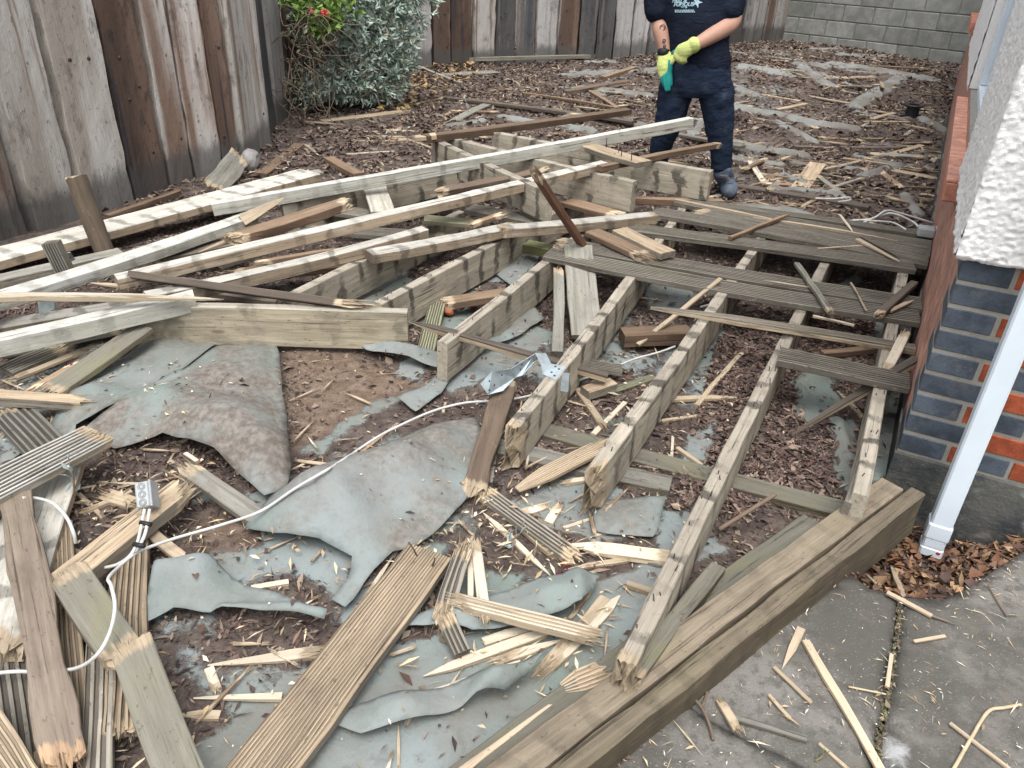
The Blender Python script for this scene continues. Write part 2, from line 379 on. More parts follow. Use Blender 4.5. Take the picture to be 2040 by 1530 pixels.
def fabric_colour(g, vec):
    n1 = g.noise(vec, 3.2, 5, 0.6); n2 = g.noise(vec, 17, 5, 0.65); n3 = g.noise(vec, 1.1, 3, 0.5); n4 = g.noise(vec, 90, 3, 0.6)
    c = g.mix(g.ramp(n3, 0.40, 0.62), (0.225, 0.255, 0.255), (0.17, 0.208, 0.188))
    c = g.mix(g.math('MULTIPLY', g.ramp(n1, 0.40, 0.66), 0.85), c, (0.175, 0.168, 0.15))
    c = g.mix(g.math('MULTIPLY', g.ramp(n2, 0.52, 0.72), 0.5), c, (0.125, 0.112, 0.098))
    c = g.mix(g.math('MULTIPLY', g.ramp(n4, 0.58, 0.72), 0.25), c, (0.09, 0.08, 0.07))
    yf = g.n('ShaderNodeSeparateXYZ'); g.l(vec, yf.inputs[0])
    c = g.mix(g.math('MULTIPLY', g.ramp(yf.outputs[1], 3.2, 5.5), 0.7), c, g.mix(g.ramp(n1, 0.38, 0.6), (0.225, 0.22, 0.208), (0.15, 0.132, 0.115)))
    return c, n2, n4
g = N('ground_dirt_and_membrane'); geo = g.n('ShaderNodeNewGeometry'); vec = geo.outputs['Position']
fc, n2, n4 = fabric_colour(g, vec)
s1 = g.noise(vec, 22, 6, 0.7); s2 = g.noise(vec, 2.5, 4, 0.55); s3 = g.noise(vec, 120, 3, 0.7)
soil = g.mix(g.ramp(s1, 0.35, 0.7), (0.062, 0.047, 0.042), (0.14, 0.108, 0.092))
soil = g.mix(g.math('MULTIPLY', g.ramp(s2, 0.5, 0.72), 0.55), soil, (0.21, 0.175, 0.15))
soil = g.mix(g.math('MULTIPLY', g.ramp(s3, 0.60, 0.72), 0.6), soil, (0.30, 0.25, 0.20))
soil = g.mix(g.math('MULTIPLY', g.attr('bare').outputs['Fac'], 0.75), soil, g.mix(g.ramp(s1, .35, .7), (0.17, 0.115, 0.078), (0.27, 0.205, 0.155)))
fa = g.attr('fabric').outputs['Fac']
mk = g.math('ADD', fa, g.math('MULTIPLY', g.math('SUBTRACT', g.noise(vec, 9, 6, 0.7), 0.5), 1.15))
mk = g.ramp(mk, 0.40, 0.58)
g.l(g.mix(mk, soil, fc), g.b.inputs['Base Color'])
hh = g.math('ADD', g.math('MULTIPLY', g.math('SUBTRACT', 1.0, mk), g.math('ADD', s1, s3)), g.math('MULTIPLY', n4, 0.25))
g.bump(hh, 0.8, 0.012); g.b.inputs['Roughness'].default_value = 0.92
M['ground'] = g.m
ground = link('ground', npmesh('ground', GV, GF, {'fabric': FAB.ravel(), 'bare': BARE.ravel()}, smooth=True), M['ground'])
tag(ground, 'dirt yard covered by a grey green weed membrane', None, None, 'structure')

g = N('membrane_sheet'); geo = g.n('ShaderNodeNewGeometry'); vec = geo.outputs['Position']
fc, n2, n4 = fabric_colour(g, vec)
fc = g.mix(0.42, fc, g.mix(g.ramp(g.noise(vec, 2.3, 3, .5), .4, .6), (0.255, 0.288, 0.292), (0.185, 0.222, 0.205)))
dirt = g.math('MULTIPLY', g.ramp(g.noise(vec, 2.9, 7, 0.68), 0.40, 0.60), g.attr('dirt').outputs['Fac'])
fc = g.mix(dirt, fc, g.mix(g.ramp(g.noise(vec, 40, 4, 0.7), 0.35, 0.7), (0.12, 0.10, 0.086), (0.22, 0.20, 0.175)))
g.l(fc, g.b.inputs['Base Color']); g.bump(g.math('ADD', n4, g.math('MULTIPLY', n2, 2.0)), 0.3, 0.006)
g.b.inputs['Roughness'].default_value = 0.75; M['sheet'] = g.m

SHEETS = []
def sheet(pts, label, z0=0.012, humps=(), lifts=(), dirt=0.6, step=0.02, name='weed_membrane_sheet', wr=0.012, mat='sheet', thick=0.0015, puff=.020):
    """a torn sheet of membrane lying on the ground; lifts = (u0,v0,u1,v1,height,reach) raise the cloth near an edge"""
    poly = []
    pw = gpoly(pts, 0.0)
    n = len(pw)
    for i in range(n):
        a = np.array(pw[i]); b = np.array(pw[(i + 1) % n]); k = max(1, int(np.linalg.norm(b - a) / (step * 1.3)))
        nrm = np.array([-(b - a)[1], (b - a)[0]]); nrm = nrm / (np.linalg.norm(nrm) + 1e-9)
        for q in range(k):
            p = a + (b - a) * q / k; p = p + nrm * 0.022 * (fbm(p[0] * 5, p[1] * 5, 2) - 0.5); poly.append(tuple(p))
    xs = [p[0] for p in poly]; ys = [p[1] for p in poly]
    X, Y = np.meshgrid(np.arange(min(xs), max(xs), step), np.arange(min(ys), max(ys), step))
    X = X + rng.uniform(-.2, .2, X.shape) * step; Y = Y + rng.uniform(-.2, .2, Y.shape) * step
    ok = inpoly(X, Y, poly); X = X[ok]; Y = Y[ok]; dd = polydist(X, Y, poly); ok = dd > step * 0.6; X = X[ok]; Y = Y[ok]
    verts = [Vector(p) for p in poly] + [Vector((a, b)) for a, b in zip(X, Y)]
    res = delaunay_2d_cdt(verts, [], [list(range(len(poly)))], 1, 1e-5)
    V2 = np.array([tuple(v) for v in res[0]]); F = [tuple(f) for f in res[2]]
    def zf(x, y):
        z = gz(x, y) + z0 + wr * 2 * (fbm(x * 6 + 9, y * 6, 3) - 0.45) + wr * 1.5 * (1 - np.abs(2 * vnoise(x * 3.1 + 60 + 1.2 * vnoise(x * 2, y * 2), y * 2.3 + 13) - 1)) ** 3 + wr * .35 * (1 - np.abs(2 * vnoise(x * 8 - y * 5, y * 6 + x * 4 + 40) - 1)) ** 3
        for (u, v, r, h) in humps:
            c = P(u, v, 0); z = z + 1.5 * h * np.exp(-((x - c[0]) ** 2 + (y - c[1]) ** 2) / (r * r))
        z = z + puff * sstep(-.01, .10, polydist(x, y, pw)) * (.4 + 1.2 * fbm(x * 3.3 + 5, y * 3.3 + 8, 2))
        for (u0, v0, u1, v1, h, w) in lifts:
            a = P(u0, v0, 0)[:2]; b = P(u1, v1, 0)[:2]; ab = b - a
            t = np.clip(((x - a[0]) * ab[0] + (y - a[1]) * ab[1]) / (ab @ ab), 0, 1)
            d = np.hypot(x - a[0] - t * ab[0], y - a[1] - t * ab[1]); z = z + h * (1 - sstep(0, w, d))
        return z
    Z = zf(V2[:, 0], V2[:, 1])
    me = npmesh(name, np.column_stack([V2, Z]), F, {'dirt': np.full(len(V2), dirt)}, smooth=True)
    o = link(name, me, M[mat]); mo = o.modifiers.new('thick', 'SOLIDIFY'); mo.thickness = thick; mo.offset = -1
    tag(o, label, 'membrane', 'torn weed membrane sheets')
    SHEETS.append((poly, zf)); return o
sheet([(85, 870), (160, 775), (290, 690), (350, 657), (440, 690), (330, 775), (250, 835), (165, 880), (150, 905)],
      'pale blue strip of membrane between the mossy plank and the big dirty sheet', 0.02, [(200, 820, .10, .03)], [(165, 880, 330, 775, .035, .05)], dirt=.55)
sheet([(165, 885), (260, 815), (345, 768), (440, 700), (548, 674), (560, 720), (562, 790), (580, 890), (584, 950), (572, 985), (530, 1000), (430, 935), (330, 890), (230, 905)],
      'big dirty grey membrane sheet with a folded corner, left of the brown soil patch', 0.025,
      [(450, 880, .16, .07), (330, 830, .13, .04), (540, 930, .09, .05), (480, 760, .15, .03)], [(165, 885, 345, 768, .02, .06)], dirt=1.0)
sheet([(490, 1068), (545, 1012), (640, 962), (750, 905), (860, 862), (950, 838), (962, 900), (940, 985), (900, 1040), (835, 1092), (785, 1110), (740, 1160), (690, 1215), (665, 1205), (690, 1160), (700, 1125), (640, 1100), (555, 1090)],
      'humped greenish membrane sheet in front of the white cable', 0.02, [(620, 1030, .12, .06), (730, 985, .13, .055), (820, 960, .10, .05), (690, 1060, .09, .04), (880, 900, .08, .03)], dirt=.8)
sheet([(283, 1262), (300, 1195), (322, 1155), (420, 1150), (500, 1185), (575, 1212), (655, 1238), (650, 1258), (560, 1250), (450, 1235), (350, 1232), (310, 1250)],
      'curled light blue membrane flap beside the mossy broken plank', 0.03, [(400, 1190, .07, .03)], [(310, 1165, 420, 1160, .05, .07), (450, 1235, 655, 1250, .03, .04)], dirt=.12, step=.012, wr=.015)
sheet([(800, 1255), (830, 1228), (900, 1210), (1000, 1190), (1100, 1170), (1192, 1155), (1180, 1195), (1155, 1235), (1080, 1250), (1010, 1255), (940, 1268), (870, 1252)],
      'smooth pale membrane flap under the grooved split strip', 0.03, [(1100, 1200, .09, .03), (920, 1240, .06, .02)], [(1150, 1165, 1155, 1235, .03, .05)], dirt=.1, step=.012, wr=.01)
sheet([(640, 1440), (720, 1405), (840, 1385), (960, 1350), (1090, 1312), (1060, 1355), (1010, 1400), (950, 1410), (880, 1430), (800, 1450), (720, 1470)],
      'long folded membrane flap nearest the edge beams', 0.02, [(980, 1370, .06, .03), (800, 1420, .07, .03)], [(950, 1405, 1085, 1318, .03, .05)], dirt=.25, step=.012, wr=.014)
sheet([(60, 690), (85, 678), (130, 700), (100, 715), (85, 712)], 'small teal membrane scrap under the long pale timbers', 0.03, [], [(85, 712, 130, 700, .02, .03)], dirt=.2, step=.012)
sheet([(0, 910), (40, 885), (55, 905), (30, 925), (0, 930)], 'small pale membrane scrap beside the grooved offcut at the photo edge', 0.02, dirt=.1, step=.012)
sheet([(700, 690), (760, 702), (830, 712), (885, 728), (870, 738), (800, 725), (730, 708)], 'rolled dark membrane edge below the heavy header timber', 0.03,
      [], [(700, 690, 885, 728, .03, .03)], dirt=.4, step=.01)
sheet([(790, 800), (850, 765), (920, 705), (990, 660), (1040, 640), (1065, 625), (1085, 635), (1035, 670), (965, 705), (905, 745), (880, 790), (830, 830)],
      'grey membrane flap behind the rotten plank and the metal hanger', 0.02, [(960, 690, .06, .03)], [(1000, 655, 1065, 625, .02, .05)], dirt=.6, step=.014)
sheet([(985, 545), (1030, 500), (1085, 500), (1060, 540), (1020, 575)], 'teal membrane patch between two joists under the loose timbers', 0.015, dirt=.35, step=.014)
sheet([(1190, 1060), (1180, 1000), (1330, 992), (1300, 1070)], 'flat green membrane patch beside the second broken joist', 0.012, dirt=.6, step=.014, wr=.006)

# ------------------------------------------------------------------ patio slabs
g = N('patio_concrete'); geo = g.n('ShaderNodeNewGeometry'); vec = geo.outputs['Position']
a1 = g.noise(vec, 2.4, 6, 0.65); a2 = g.noise(vec, 30, 5, 0.7); a3 = g.noise(vec, 160, 2, 0.6); a4 = g.noise(vec, 9, 5, 0.6)
c = g.mix(g.ramp(a1, 0.40, 0.62), (0.088, 0.083, 0.074), (0.185, 0.176, 0.160))
c = g.mix(g.math('MULTIPLY', g.ramp(a2, 0.46, 0.64), 0.75), c, (0.08, 0.077, 0.067))
c = g.mix(g.math('MULTIPLY', g.ramp(a3, 0.60, 0.72), 0.4), c, (0.34, 0.34, 0.32))
c = g.mix(g.math('MULTIPLY', g.ramp(a4, 0.56, 0.72), 0.45), c, (0.15, 0.135, 0.105))
pp = P(1775, 1495, 0); dv = g.n('ShaderNodeVectorMath', operation='DISTANCE'); g.l(vec, dv.inputs[0]); dv.inputs[1].default_value = tuple(pp)
sp = g.ramp(g.math('ADD', dv.outputs['Value'], g.math('MULTIPLY', g.math('SUBTRACT', a2, 0.5), 0.10)), 0.05, 0.012)
c = g.mix(g.math('MULTIPLY', sp, 0.5), c, (0.55, 0.56, 0.57))
g.l(c, g.b.inputs['Base Color']); g.bump(g.math('ADD', a2, a3), 0.5, 0.006); M['patio'] = g.m
patio = empty('patio'); tag(patio, 'worn grey concrete patio beside the house', None, None, 'structure')
def slab(pts, parent):
    poly = gpoly(pts, 0.0); dense = []; n = len(poly)
    for i in range(n):
        a = np.array(poly[i]); b = np.array(poly[(i + 1) % n]); k = max(1, int(np.linalg.norm(b - a) / .03))
        for q in range(k):
            p = a + (b - a) * q / k; dense.append(tuple(p + 0.010 * (fbm(p[0] * 14 + np.array([0, 40.]), p[1] * 14, 3) - 0.5)))
    xs = [p[0] for p in dense]; ys = [p[1] for p in dense]
    X, Y = np.meshgrid(np.arange(min(xs), max(xs), .04), np.arange(min(ys), max(ys), .04))
    ok = inpoly(X, Y, dense) & (polydist(X, Y, dense) > .02); X = X[ok]; Y = Y[ok]
    res = delaunay_2d_cdt([Vector(p) for p in dense] + [Vector((a, b)) for a, b in zip(X, Y)], [], [list(range(len(dense)))], 1, 1e-5)
    V2 = np.array([tuple(v) for v in res[0]]); d = polydist(V2[:, 0], V2[:, 1], dense)
    Z = 0.004 * (fbm(V2[:, 0] * 5, V2[:, 1] * 5, 3) - 0.5) - 0.010 * (1 - sstep(0, .03, d))
    o = link('paving_slab', npmesh('paving_slab', np.column_stack([V2, Z]), [tuple(f) for f in res[2]], smooth=True), M['patio'], parent)
    mo = o.modifiers.new('thick', 'SOLIDIFY'); mo.thickness = 0.08; mo.offset = -1
slab([(1360, 1362), (1573, 1212), (1693, 1135), (1735, 1168), (1791, 1182), (1779, 1300), (1749, 1460), (1735, 1560), (1733, 1625), (1660, 1548), (1560, 1500), (1460, 1450), (1372, 1398)], patio)
slab([(1800, 1184), (1880, 1190), (1930, 1168), (1985, 1130), (2080, 1070), (2500, 1150), (2700, 1800), (1752, 1800), (1742, 1630), (1746, 1560), (1759, 1460), (1788, 1300)], patio)
slab([(1357, 1364), (1368, 1401.5), (1458, 1453.5), (1558, 1503.5), (1658, 1551.5), (1733, 1629), (1736, 1800), (700, 1900), (1055, 1590)], patio)

# ------------------------------------------------------------------ timber builder
def timber_mesh(name, L, w, h, groove=0, gd=0.0035, end0='cut', end1='cut', jag=0.05, taper0=0.0, taper1=0.0, seg=0.06, wob=0.003,
                bend=0.004, fresh_all=0.0, thin=0.0, tip=0.15, fresh_side=0.0, rs=None):
    rs = rs or np.random.default_rng(rng.integers(1 << 30))
    hw = w / 2; b = min(0.003, w * 0.12, h * 0.12)
    top = []; tg = []
    if groove:
        p = (w - 2 * b) / groove
        for k in range(groove):
            y0 = hw - b - k * p
            top += [(y0 - .08 * p, 0), (y0 - .46 * p, 0), (y0 - .56 * p, -gd), (y0 - .96 * p, -gd)]; tg += [0, 0, 1, 1]
        top = [(hw - b, 0)] + top + [(-hw + b, 0)]; tg = [0] + tg + [0]
    else:
        nt = (18 if w > 0.05 else 9) if 'break' in (end0, end1) else (5 if w > 0.06 else 3)
        top = [(hw - b - (w - 2 * b) * k / nt, 0) for k in range(nt + 1)]
    ns = 3 if h > 0.08 else 2
    left = [(-hw, -b - (h - 2 * b) * k / ns) for k in range(ns + 1)]
    nb = 2
    bot = [(-hw + b + (w - 2 * b) * k / nb, -h) for k in range(nb + 1)]
    right = [(hw, -h + b + (h - 2 * b) * k / ns) for k in range(ns + 1)]
    ring = np.array(top + left + bot + right)          # +y top to -y, down, back: counter-clockwise seen from +x
    tg = np.array((tg if groove else [0] * len(top)) + [0] * (len(left) + len(bot) + len(right)), float)
    n = len(ring); nseg = max(2, int(L / seg)); xs = np.linspace(0, L, nseg + 1)
    ph = rs.uniform(0, 100, 4)
    V = []; fresh = []
    cz = -h / 2
    def endoff(sgn):
        a = fbm(ring[:, 0] * 38 + ph[0] + 7 * sgn, ring[:, 1] * 38 + ph[1], 2); c = vnoise(ring[:, 0] * 420 + ph[2] * sgn, ring[:, 1] * 420 + ph[3])
        return (a - 0.5) * 1.2 + (c - 0.5) * 0.32 + rs.uniform(-.55, .55) * ring[:, 0] / hw + rs.uniform(-.3, .3) * (ring[:, 1] / h + .5)
    e0 = endoff(1) * jag if end0 == 'break' else np.zeros(n); e1 = endoff(2) * jag if end1 == 'break' else np.zeros(n)
    bx = rs.normal(0, bend), rs.normal(0, bend)
    for i, x in enumerate(xs):
        t = x / L; sc = 1.0; ysh = 0.0
        if taper0 and x < taper0: sc = min(sc, tip + (1 - tip) * (x / taper0) ** 0.8)
        if taper1 and L - x < taper1: sc = min(sc, tip + (1 - tip) * ((L - x) / taper1) ** 0.8)
        k1 = (1 - x / min(.35 * L + 1e-6, .25)) if x < min(.35 * L, .25) else 0; k2 = (1 - (L - x) / min(.35 * L + 1e-6, .25)) if L - x < min(.35 * L, .25) else 0
        wy = wob * 2 * (vnoise(x * 9 + ph[0] + ring[:, 0] * 20, ring[:, 1] * 20 + ph[1]) - 0.5)
        wz = min(wob, .004) * .9 * (vnoise(x * 9 + ph[2] + ring[:, 0] * 20, ring[:, 1] * 20 + ph[3]) - 0.5)
        arc = 4 * t * (1 - t)
        yy = ring[:, 0] * sc * (1 - thin * (vnoise(np.array([x * 5 + ph[1]]), np.array([ph[2]]))[0])) + wy + bx[0] * arc * L
        zz = cz + (ring[:, 1] - cz) * (sc if sc < 1 else 1) + wz + bx[1] * arc * L
        xx = x + e0 * k1 + e1 * k2
        V.append(np.column_stack([xx, yy, zz]))
        f = np.full(n, fresh_all)
        if end0 == 'break': f = np.maximum(f, np.clip(1 - (x + 0.1 * jag) / (jag * .9), 0, 1))
        if end1 == 'break': f = np.maximum(f, np.clip(1 - (L - x + 0.1 * jag) / (jag * .9), 0, 1))
        if fresh_side: f = np.maximum(f, np.where(ring[:, 1] < -b, fresh_side, 0))
        fresh.append(f)
    F = []
    for i in range(nseg):
        for j in range(n):
            F.append((i * n + j, i * n + (j + 1) % n, (i + 1) * n + (j + 1) % n, (i + 1) * n + j))
    for end, i0, e, sgn in ((end0, 0, e0, -1), (end1, nseg, e1, 1)):
        base = i0 * n
        if end == 'break':
            last = list(range(base, base + n)); pr = V[i0]
            cen = pr.mean(0)
            for q, s_ in ((1, 0.55),):
                rg = cen + (pr - cen) * np.array([1, s_, s_]); rg[:, 0] = cen[0] + rs.normal(0, jag * .45, n)
                off = sum(len(v) for v in V); V.append(rg); fresh.append(np.ones(n)); cur = list(range(off, off + n))
                for j in range(n):
                    qd = (last[j], last[(j + 1) % n], cur[(j + 1) % n], cur[j]); F.append(qd if sgn > 0 else qd[::-1])
                last = cur
            off = sum(len(v) for v in V); V.append(np.array([[cen[0] + rs.normal(0, jag * .4), cen[1], cen[2]]])); fresh.append(np.ones(1))
            for j in range(n):
                tr = (last[j], last[(j + 1) % n], off); F.append(tr if sgn > 0 else tr[::-1])
        else:
            F.append(tuple(range(base, base + n)) if sgn > 0 else tuple(range(base, base + n))[::-1])
    for end, sgn in ((end0, -1), (end1, 1)):                     # torn fibres standing out of a break
        if end != 'break': continue
        x0 = 0 if sgn < 0 else L
        for _ in range(int(20 + 280 * w)):
            yy = rs.uniform(-hw, hw) * .95; zz = rs.uniform(-h, 0); r_ = rs.uniform(.0006, .0022); ln = jag * rs.uniform(.3, 1.5); o_ = sum(len(v) for v in V)
            b0 = x0 - sgn * jag * .6
            V.append(np.array([[b0, yy - r_, zz - r_], [b0, yy + r_, zz - r_], [b0, yy, zz + r_], [x0 + sgn * ln, yy + rs.normal(0, .12) * ln, zz + rs.normal(0, .10) * ln + .03 * ln]])); fresh.append(np.full(4, rs.choice([.9, .35])))
            F.extend([(o_, o_ + 1, o_ + 3), (o_ + 1, o_ + 2, o_ + 3), (o_ + 2, o_, o_ + 3)])
    gv = np.concatenate([np.tile(tg, nseg + 1), np.zeros(sum(len(v) for v in V) - n * (nseg + 1))])
    return npmesh(name, np.vstack(V), F, {'fresh': np.concatenate(fresh), 'groove': gv})
def frame(A, B, roll=0.0):
    A = np.array(A, float); B = np.array(B, float); x = B - A; L = np.linalg.norm(x); x /= L
    up = np.array([0, 0, 1.0]) if abs(x[2]) < 0.95 else np.array([0, -1.0, 0])
    y = np.cross(up, x); y /= np.linalg.norm(y); z = np.cross(x, y)
    c, s_ = math.cos(roll), math.sin(roll); y2 = c * y + s_ * z; z2 = -s_ * y + c * z
    m = Matrix.Identity(4)
    for i in range(3): m[i][0] = x[i]; m[i][1] = y2[i]; m[i][2] = z2[i]; m[i][3] = A[i]
    return m, L
def pt(t, h=0.0):
    """(u, v) lies on the ground, (u, v, z) at height z, a 3-array is already a place"""
    if isinstance(t, np.ndarray): return t
    if len(t) == 3: return P(t[0], t[1], t[2])
    p = P(*t); q = h
    for _ in range(4):
        on = inpoly(p[:1], p[1:2], PATIO)[0]; q = (0.003 if on else float(gz(p[0], p[1]))) + h; p = P(t[0], t[1], q)
    return P(t[0], t[1], q)
NAILME = tubemesh('nail', [(0, 0, -0.01), (0, 0, 0.016)], [0.0015, 0.002], 6)
def T(name, label, cat, A, B, w, h, mat, roll=0.0, group=None, tint=1.0, nails=0, parent=None, **kw):
    A = pt(A, h); B = pt(B, h); mw, L = frame(A, B, roll)
    me = timber_mesh(name, L, w, h, **kw); me.materials.append(M[mat])
    o = bpy.data.objects.new(name, me); COL.objects.link(o); o.matrix_world = mw
    tt = tint if isinstance(tint, tuple) else (tint,) * 3
    o.color = (*tt, 1)
    tag(o, label, cat, group)
    if nails:
        x = 0.08
        while x < L - 0.05:
            for s_ in (-1, 1):
                if random.random() < .35: continue
                nl = link('nail', NAILME, M['nail'], o)
                nl.location = (x + random.uniform(-.03, .03), s_ * w * random.uniform(.05, .34), random.uniform(-.010, .003))
                nl.rotation_euler = (random.uniform(-.35, .35), random.uniform(-.35, .35), 0)
            x += random.choice([.13, .15, .17, .30])
    return o

# ------------------------------------------------------------------ house
house = empty('house', (*CORNER, 0)); tag(house, 'house corner with blue and red brick base under white pebbledash', 'house')
def mat_brick(name, col, col2):
    g = N(name); ob = g.obj(); n1 = g.noise(ob, 11, 6, 0.7); n2 = g.noise(ob, 120, 3, 0.6); n3 = g.noise(ob, 7, 6, .7)
    c = g.mix(g.ramp(n1, 0.35, 0.65), tuple(x * 1.15 for x in col), tuple(x * .85 for x in col2))
    c = g.mix(g.math('MULTIPLY', g.ramp(n3, 0.56, 0.70), 0.28), c, (.27, .25, .22))
    c = g.mix(g.math('MULTIPLY', g.ramp(n2, 0.66, 0.74), 0.55), c, tuple(min(1, x * 2.2 + .06) for x in col))
    oi = g.n('ShaderNodeObjectInfo'); c = g.mix(1.0, c, oi.outputs['Color'], 'MULTIPLY')
    g.l(c, g.b.inputs['Base Color']); g.bump(g.math('ADD', n1, n2), 0.06 if name.startswith('weathered') else 0.5, 0.003); g.b.inputs['Roughness'].default_value = 0.65
    return g.m
M['blue'] = mat_brick('blue_brick', (0.070, 0.086, 0.108), (0.050, 0.062, 0.080))
M['red'] = mat_brick('red_brick', (0.30, 0.070, 0.030), (0.22, 0.052, 0.024))
M['pink'] = mat_brick('weathered_red_brick', (0.47, 0.235, 0.17), (0.37, 0.18, 0.13))
M['mortar'] = plain('mortar', (0.27, 0.255, 0.225), 0.9, 0.35, 20, 0.4)
g = N('dark_plinth_render'); ob = g.obj(False); n1 = g.noise(ob, 5, 6, .65); n2 = g.noise(ob, 45, 5, .7); n3 = g.noise(ob, 3.1, 3, .5)
c = g.mix(g.ramp(n1, .38, .62), (.045, .05, .055), (.105, .105, .095)); c = g.mix(g.math('MULTIPLY', g.ramp(n3, .58, .62), .75), c, (.27, .26, .235)); c = g.mix(g.math('MULTIPLY', g.ramp(n2, .55, .7), .5), c, (.15, .15, .12))
g.l(c, g.b.inputs['Base Color']); g.bump(g.math('ADD', n1, n2), .7, .01); M['plinth'] = g.m
M['whitepaint'] = plain('white_plastic', (0.66, 0.735, 0.80), 0.4, 0.10, 5)
M['pebble'] = plain('white_pebbledash', (0.80, 0.79, 0.77), 0.8, 0.12, 40, 0.6)
def hbox(name, s0, s1, f0, f1, z0, z1, mat, parent=house, bev=0.0, tint=1.0):
    me = boxmesh(name, (f0, s0, z0), (f1, s1, z1), bev)
    o = link(name, me, M[mat], parent); o.rotation_euler = (0, 0, R(-26.5)); o.color = (tint, tint, tint, 1) if not isinstance(tint, tuple) else (*tint, 1); return o
WALL_TOP = 2.7
hbox('mortar_core', 0.003, 9.5, 0.0002, 3.0, -0.1, 0.80, 'mortar')
BM = {}
for k in range(9):
    z0 = 0.108 + k * 0.0768; z1 = z0 + 0.064
    row = [('blue', 0, .213), ('red', .224, .437), ('red', .448, .66), ('red', .671, .884)] if k % 2 else [('blue', 0, .135), ('red', .147, .205), ('blue', .217, .318), ('red', .329, .542), ('red', .553, .766)]
    for nm, a, b in row:
        jit = random.uniform(-.002, .002)
        me = BM.setdefault((nm, a, b), boxmesh('brick', (a, jit, 0), (b, .10, .064), .003))
        o = link('brick', me, M[nm], house); o.rotation_euler = (0, 0, R(-26.5)); o.location = (0, 0, z0); t = random.uniform(.85, 1.15); o.color = (t, t, t, 1)
    s = 0.105 if k % 2 else 0.22
    q = 0
    while s + 0.011 < 6.0:
        L = .213
        nm = 'pink' if q or not k % 2 == 0 else 'pink'
        me = BM.setdefault(('side', nm), boxmesh('brick', (0, 0, 0), (.10, .213, .066)))
        if q < 9:
            o = link('brick', me, M[nm], house); o.rotation_euler = (0, 0, R(-26.5)); p = SW * (s + .011); o.location = (p[0], p[1], z0)
            t = random.uniform(.85, 1.12); o.color = (t, t, t, 1)
        s += .224; q += 1
    if k % 2 == 0:                       # blue return of the corner brick along the side wall
        me = BM.setdefault(('ret',), boxmesh('brick', (0, .1035, 0), (.099, .222, .064), .003))
        o = link('brick', me, M['blue'], house); o.rotation_euler = (0, 0, R(-26.5)); o.location = (0, 0, z0)
# farther side bricks, seen edge-on: one joined part
V = []; F = []
for k in range(9):
    z0 = 0.108 + k * 0.0768; s = (0.105 if k % 2 else 0.22) + 9 * .224
    while s < 9.3:
        b0 = len(V)
        for z in (z0, z0 + .064):
            for ff, ss in ((0, s + .011), (.1, s + .011), (.1, s + .224), (0, s + .224)): V.append((*(SW * ss + FW * ff), z))
        F += [(b0, b0 + 3, b0 + 2, b0 + 1), (b0 + 4, b0 + 5, b0 + 6, b0 + 7), (b0, b0 + 1, b0 + 5, b0 + 4), (b0 + 1, b0 + 2, b0 + 6, b0 + 5), (b0 + 2, b0 + 3, b0 + 7, b0 + 6), (b0 + 3, b0, b0 + 4, b0 + 7)]
        s += .224
o = link('side_brickwork', npmesh('side_brickwork', V, F), M['pink'], house); o['kind'] = 'stuff'
hbox('plinth', -0.014, 9.4, -0.006, 3.0, -0.35, 0.098, 'plinth')
def worley(x, y, seed):
    xi = np.floor(x).astype(int); yi = np.floor(y).astype(int); d = np.full(x.shape, 9.0)
    for i in (-1, 0, 1):
        for j in (-1, 0, 1):
            a = xi + i; b_ = yi + j; px_ = a + _tab[(a + seed) & 255, b_ & 255]; py_ = b_ + _tab[b_ & 255, (a + seed * 3 + 7) & 255]
            d = np.minimum(d, np.hypot(x - px_, y - py_))
    return d
def dash_panel(name, s0, f0, du, nu, z0, z1, step=0.005, amp=0.0095, out=None):
    """rough pebbledash face: origin at (s0,f0), running along du, facing out"""
    nx_ = int(nu / step); nz_ = int((z1 - z0) / step)
    U, Z = np.meshgrid(np.linspace(0, nu, nx_ + 1), np.linspace(z0, z1, nz_ + 1))
    w1 = worley(U / .0115 + 50, Z / .0105 + 30, 3); w2 = worley(U / .008, Z / .008, 11)
    d = amp * ((1 - np.clip(w1, 0, 1) ** 2) * (.35 + .9 * vnoise(U / .0115 + 9, Z / .0105)) + .45 * (1 - np.clip(w2, 0, 1)) + .5 * fbm(U * 9 + s0, Z * 9, 2) - .5)
    d += 0.010 * np.exp(-((Z - z0) / .04) ** 2) * (fbm(U * 9, Z * 9 + 4, 2))
    d[:, 0] -= .004; d[0] -= .012; d[:, -1] -= .012
    o2 = SW * s0 + FW * f0
    X = o2[0] + du[0] * U + out[0] * d; Y = o2[1] + du[1] * U + out[1] * d
    zz = Z.copy(); zz[0] += 0.016 * (fbm(U[0] * 18, U[0] * 0, 3) - .6)
    idx = np.arange(U.size).reshape(U.shape)
    F_ = np.stack([idx[:-1, :-1].ravel(), idx[:-1, 1:].ravel(), idx[1:, 1:].ravel(), idx[1:, :-1].ravel()], 1)
    if np.cross(np.array([*du, 0.]), np.array([0, 0, 1.]))[:2] @ out < 0: F_ = F_[:, ::-1]
    me = npmesh(name, np.stack([X.ravel(), Y.ravel(), zz.ravel()], 1), F_, smooth=True)
    return link(name, me, M['pebble'], house)
hbox('render_backing', -0.016, 1.19, -0.020, 3.0, 0.805, WALL_TOP, 'pebble')
dash_panel('pebbledash', -0.018, -0.026, FW, .62, 0.795, WALL_TOP - .1, out=-SW)
dash_panel('pebbledash', -0.018, .60, FW, .8, 0.795, WALL_TOP - .1, out=-SW, step=.014)
dash_panel('pebbledash', -0.018, -0.022, SW, 1.20, 0.795, WALL_TOP - .1, out=-FW, step=.007, amp=.009)
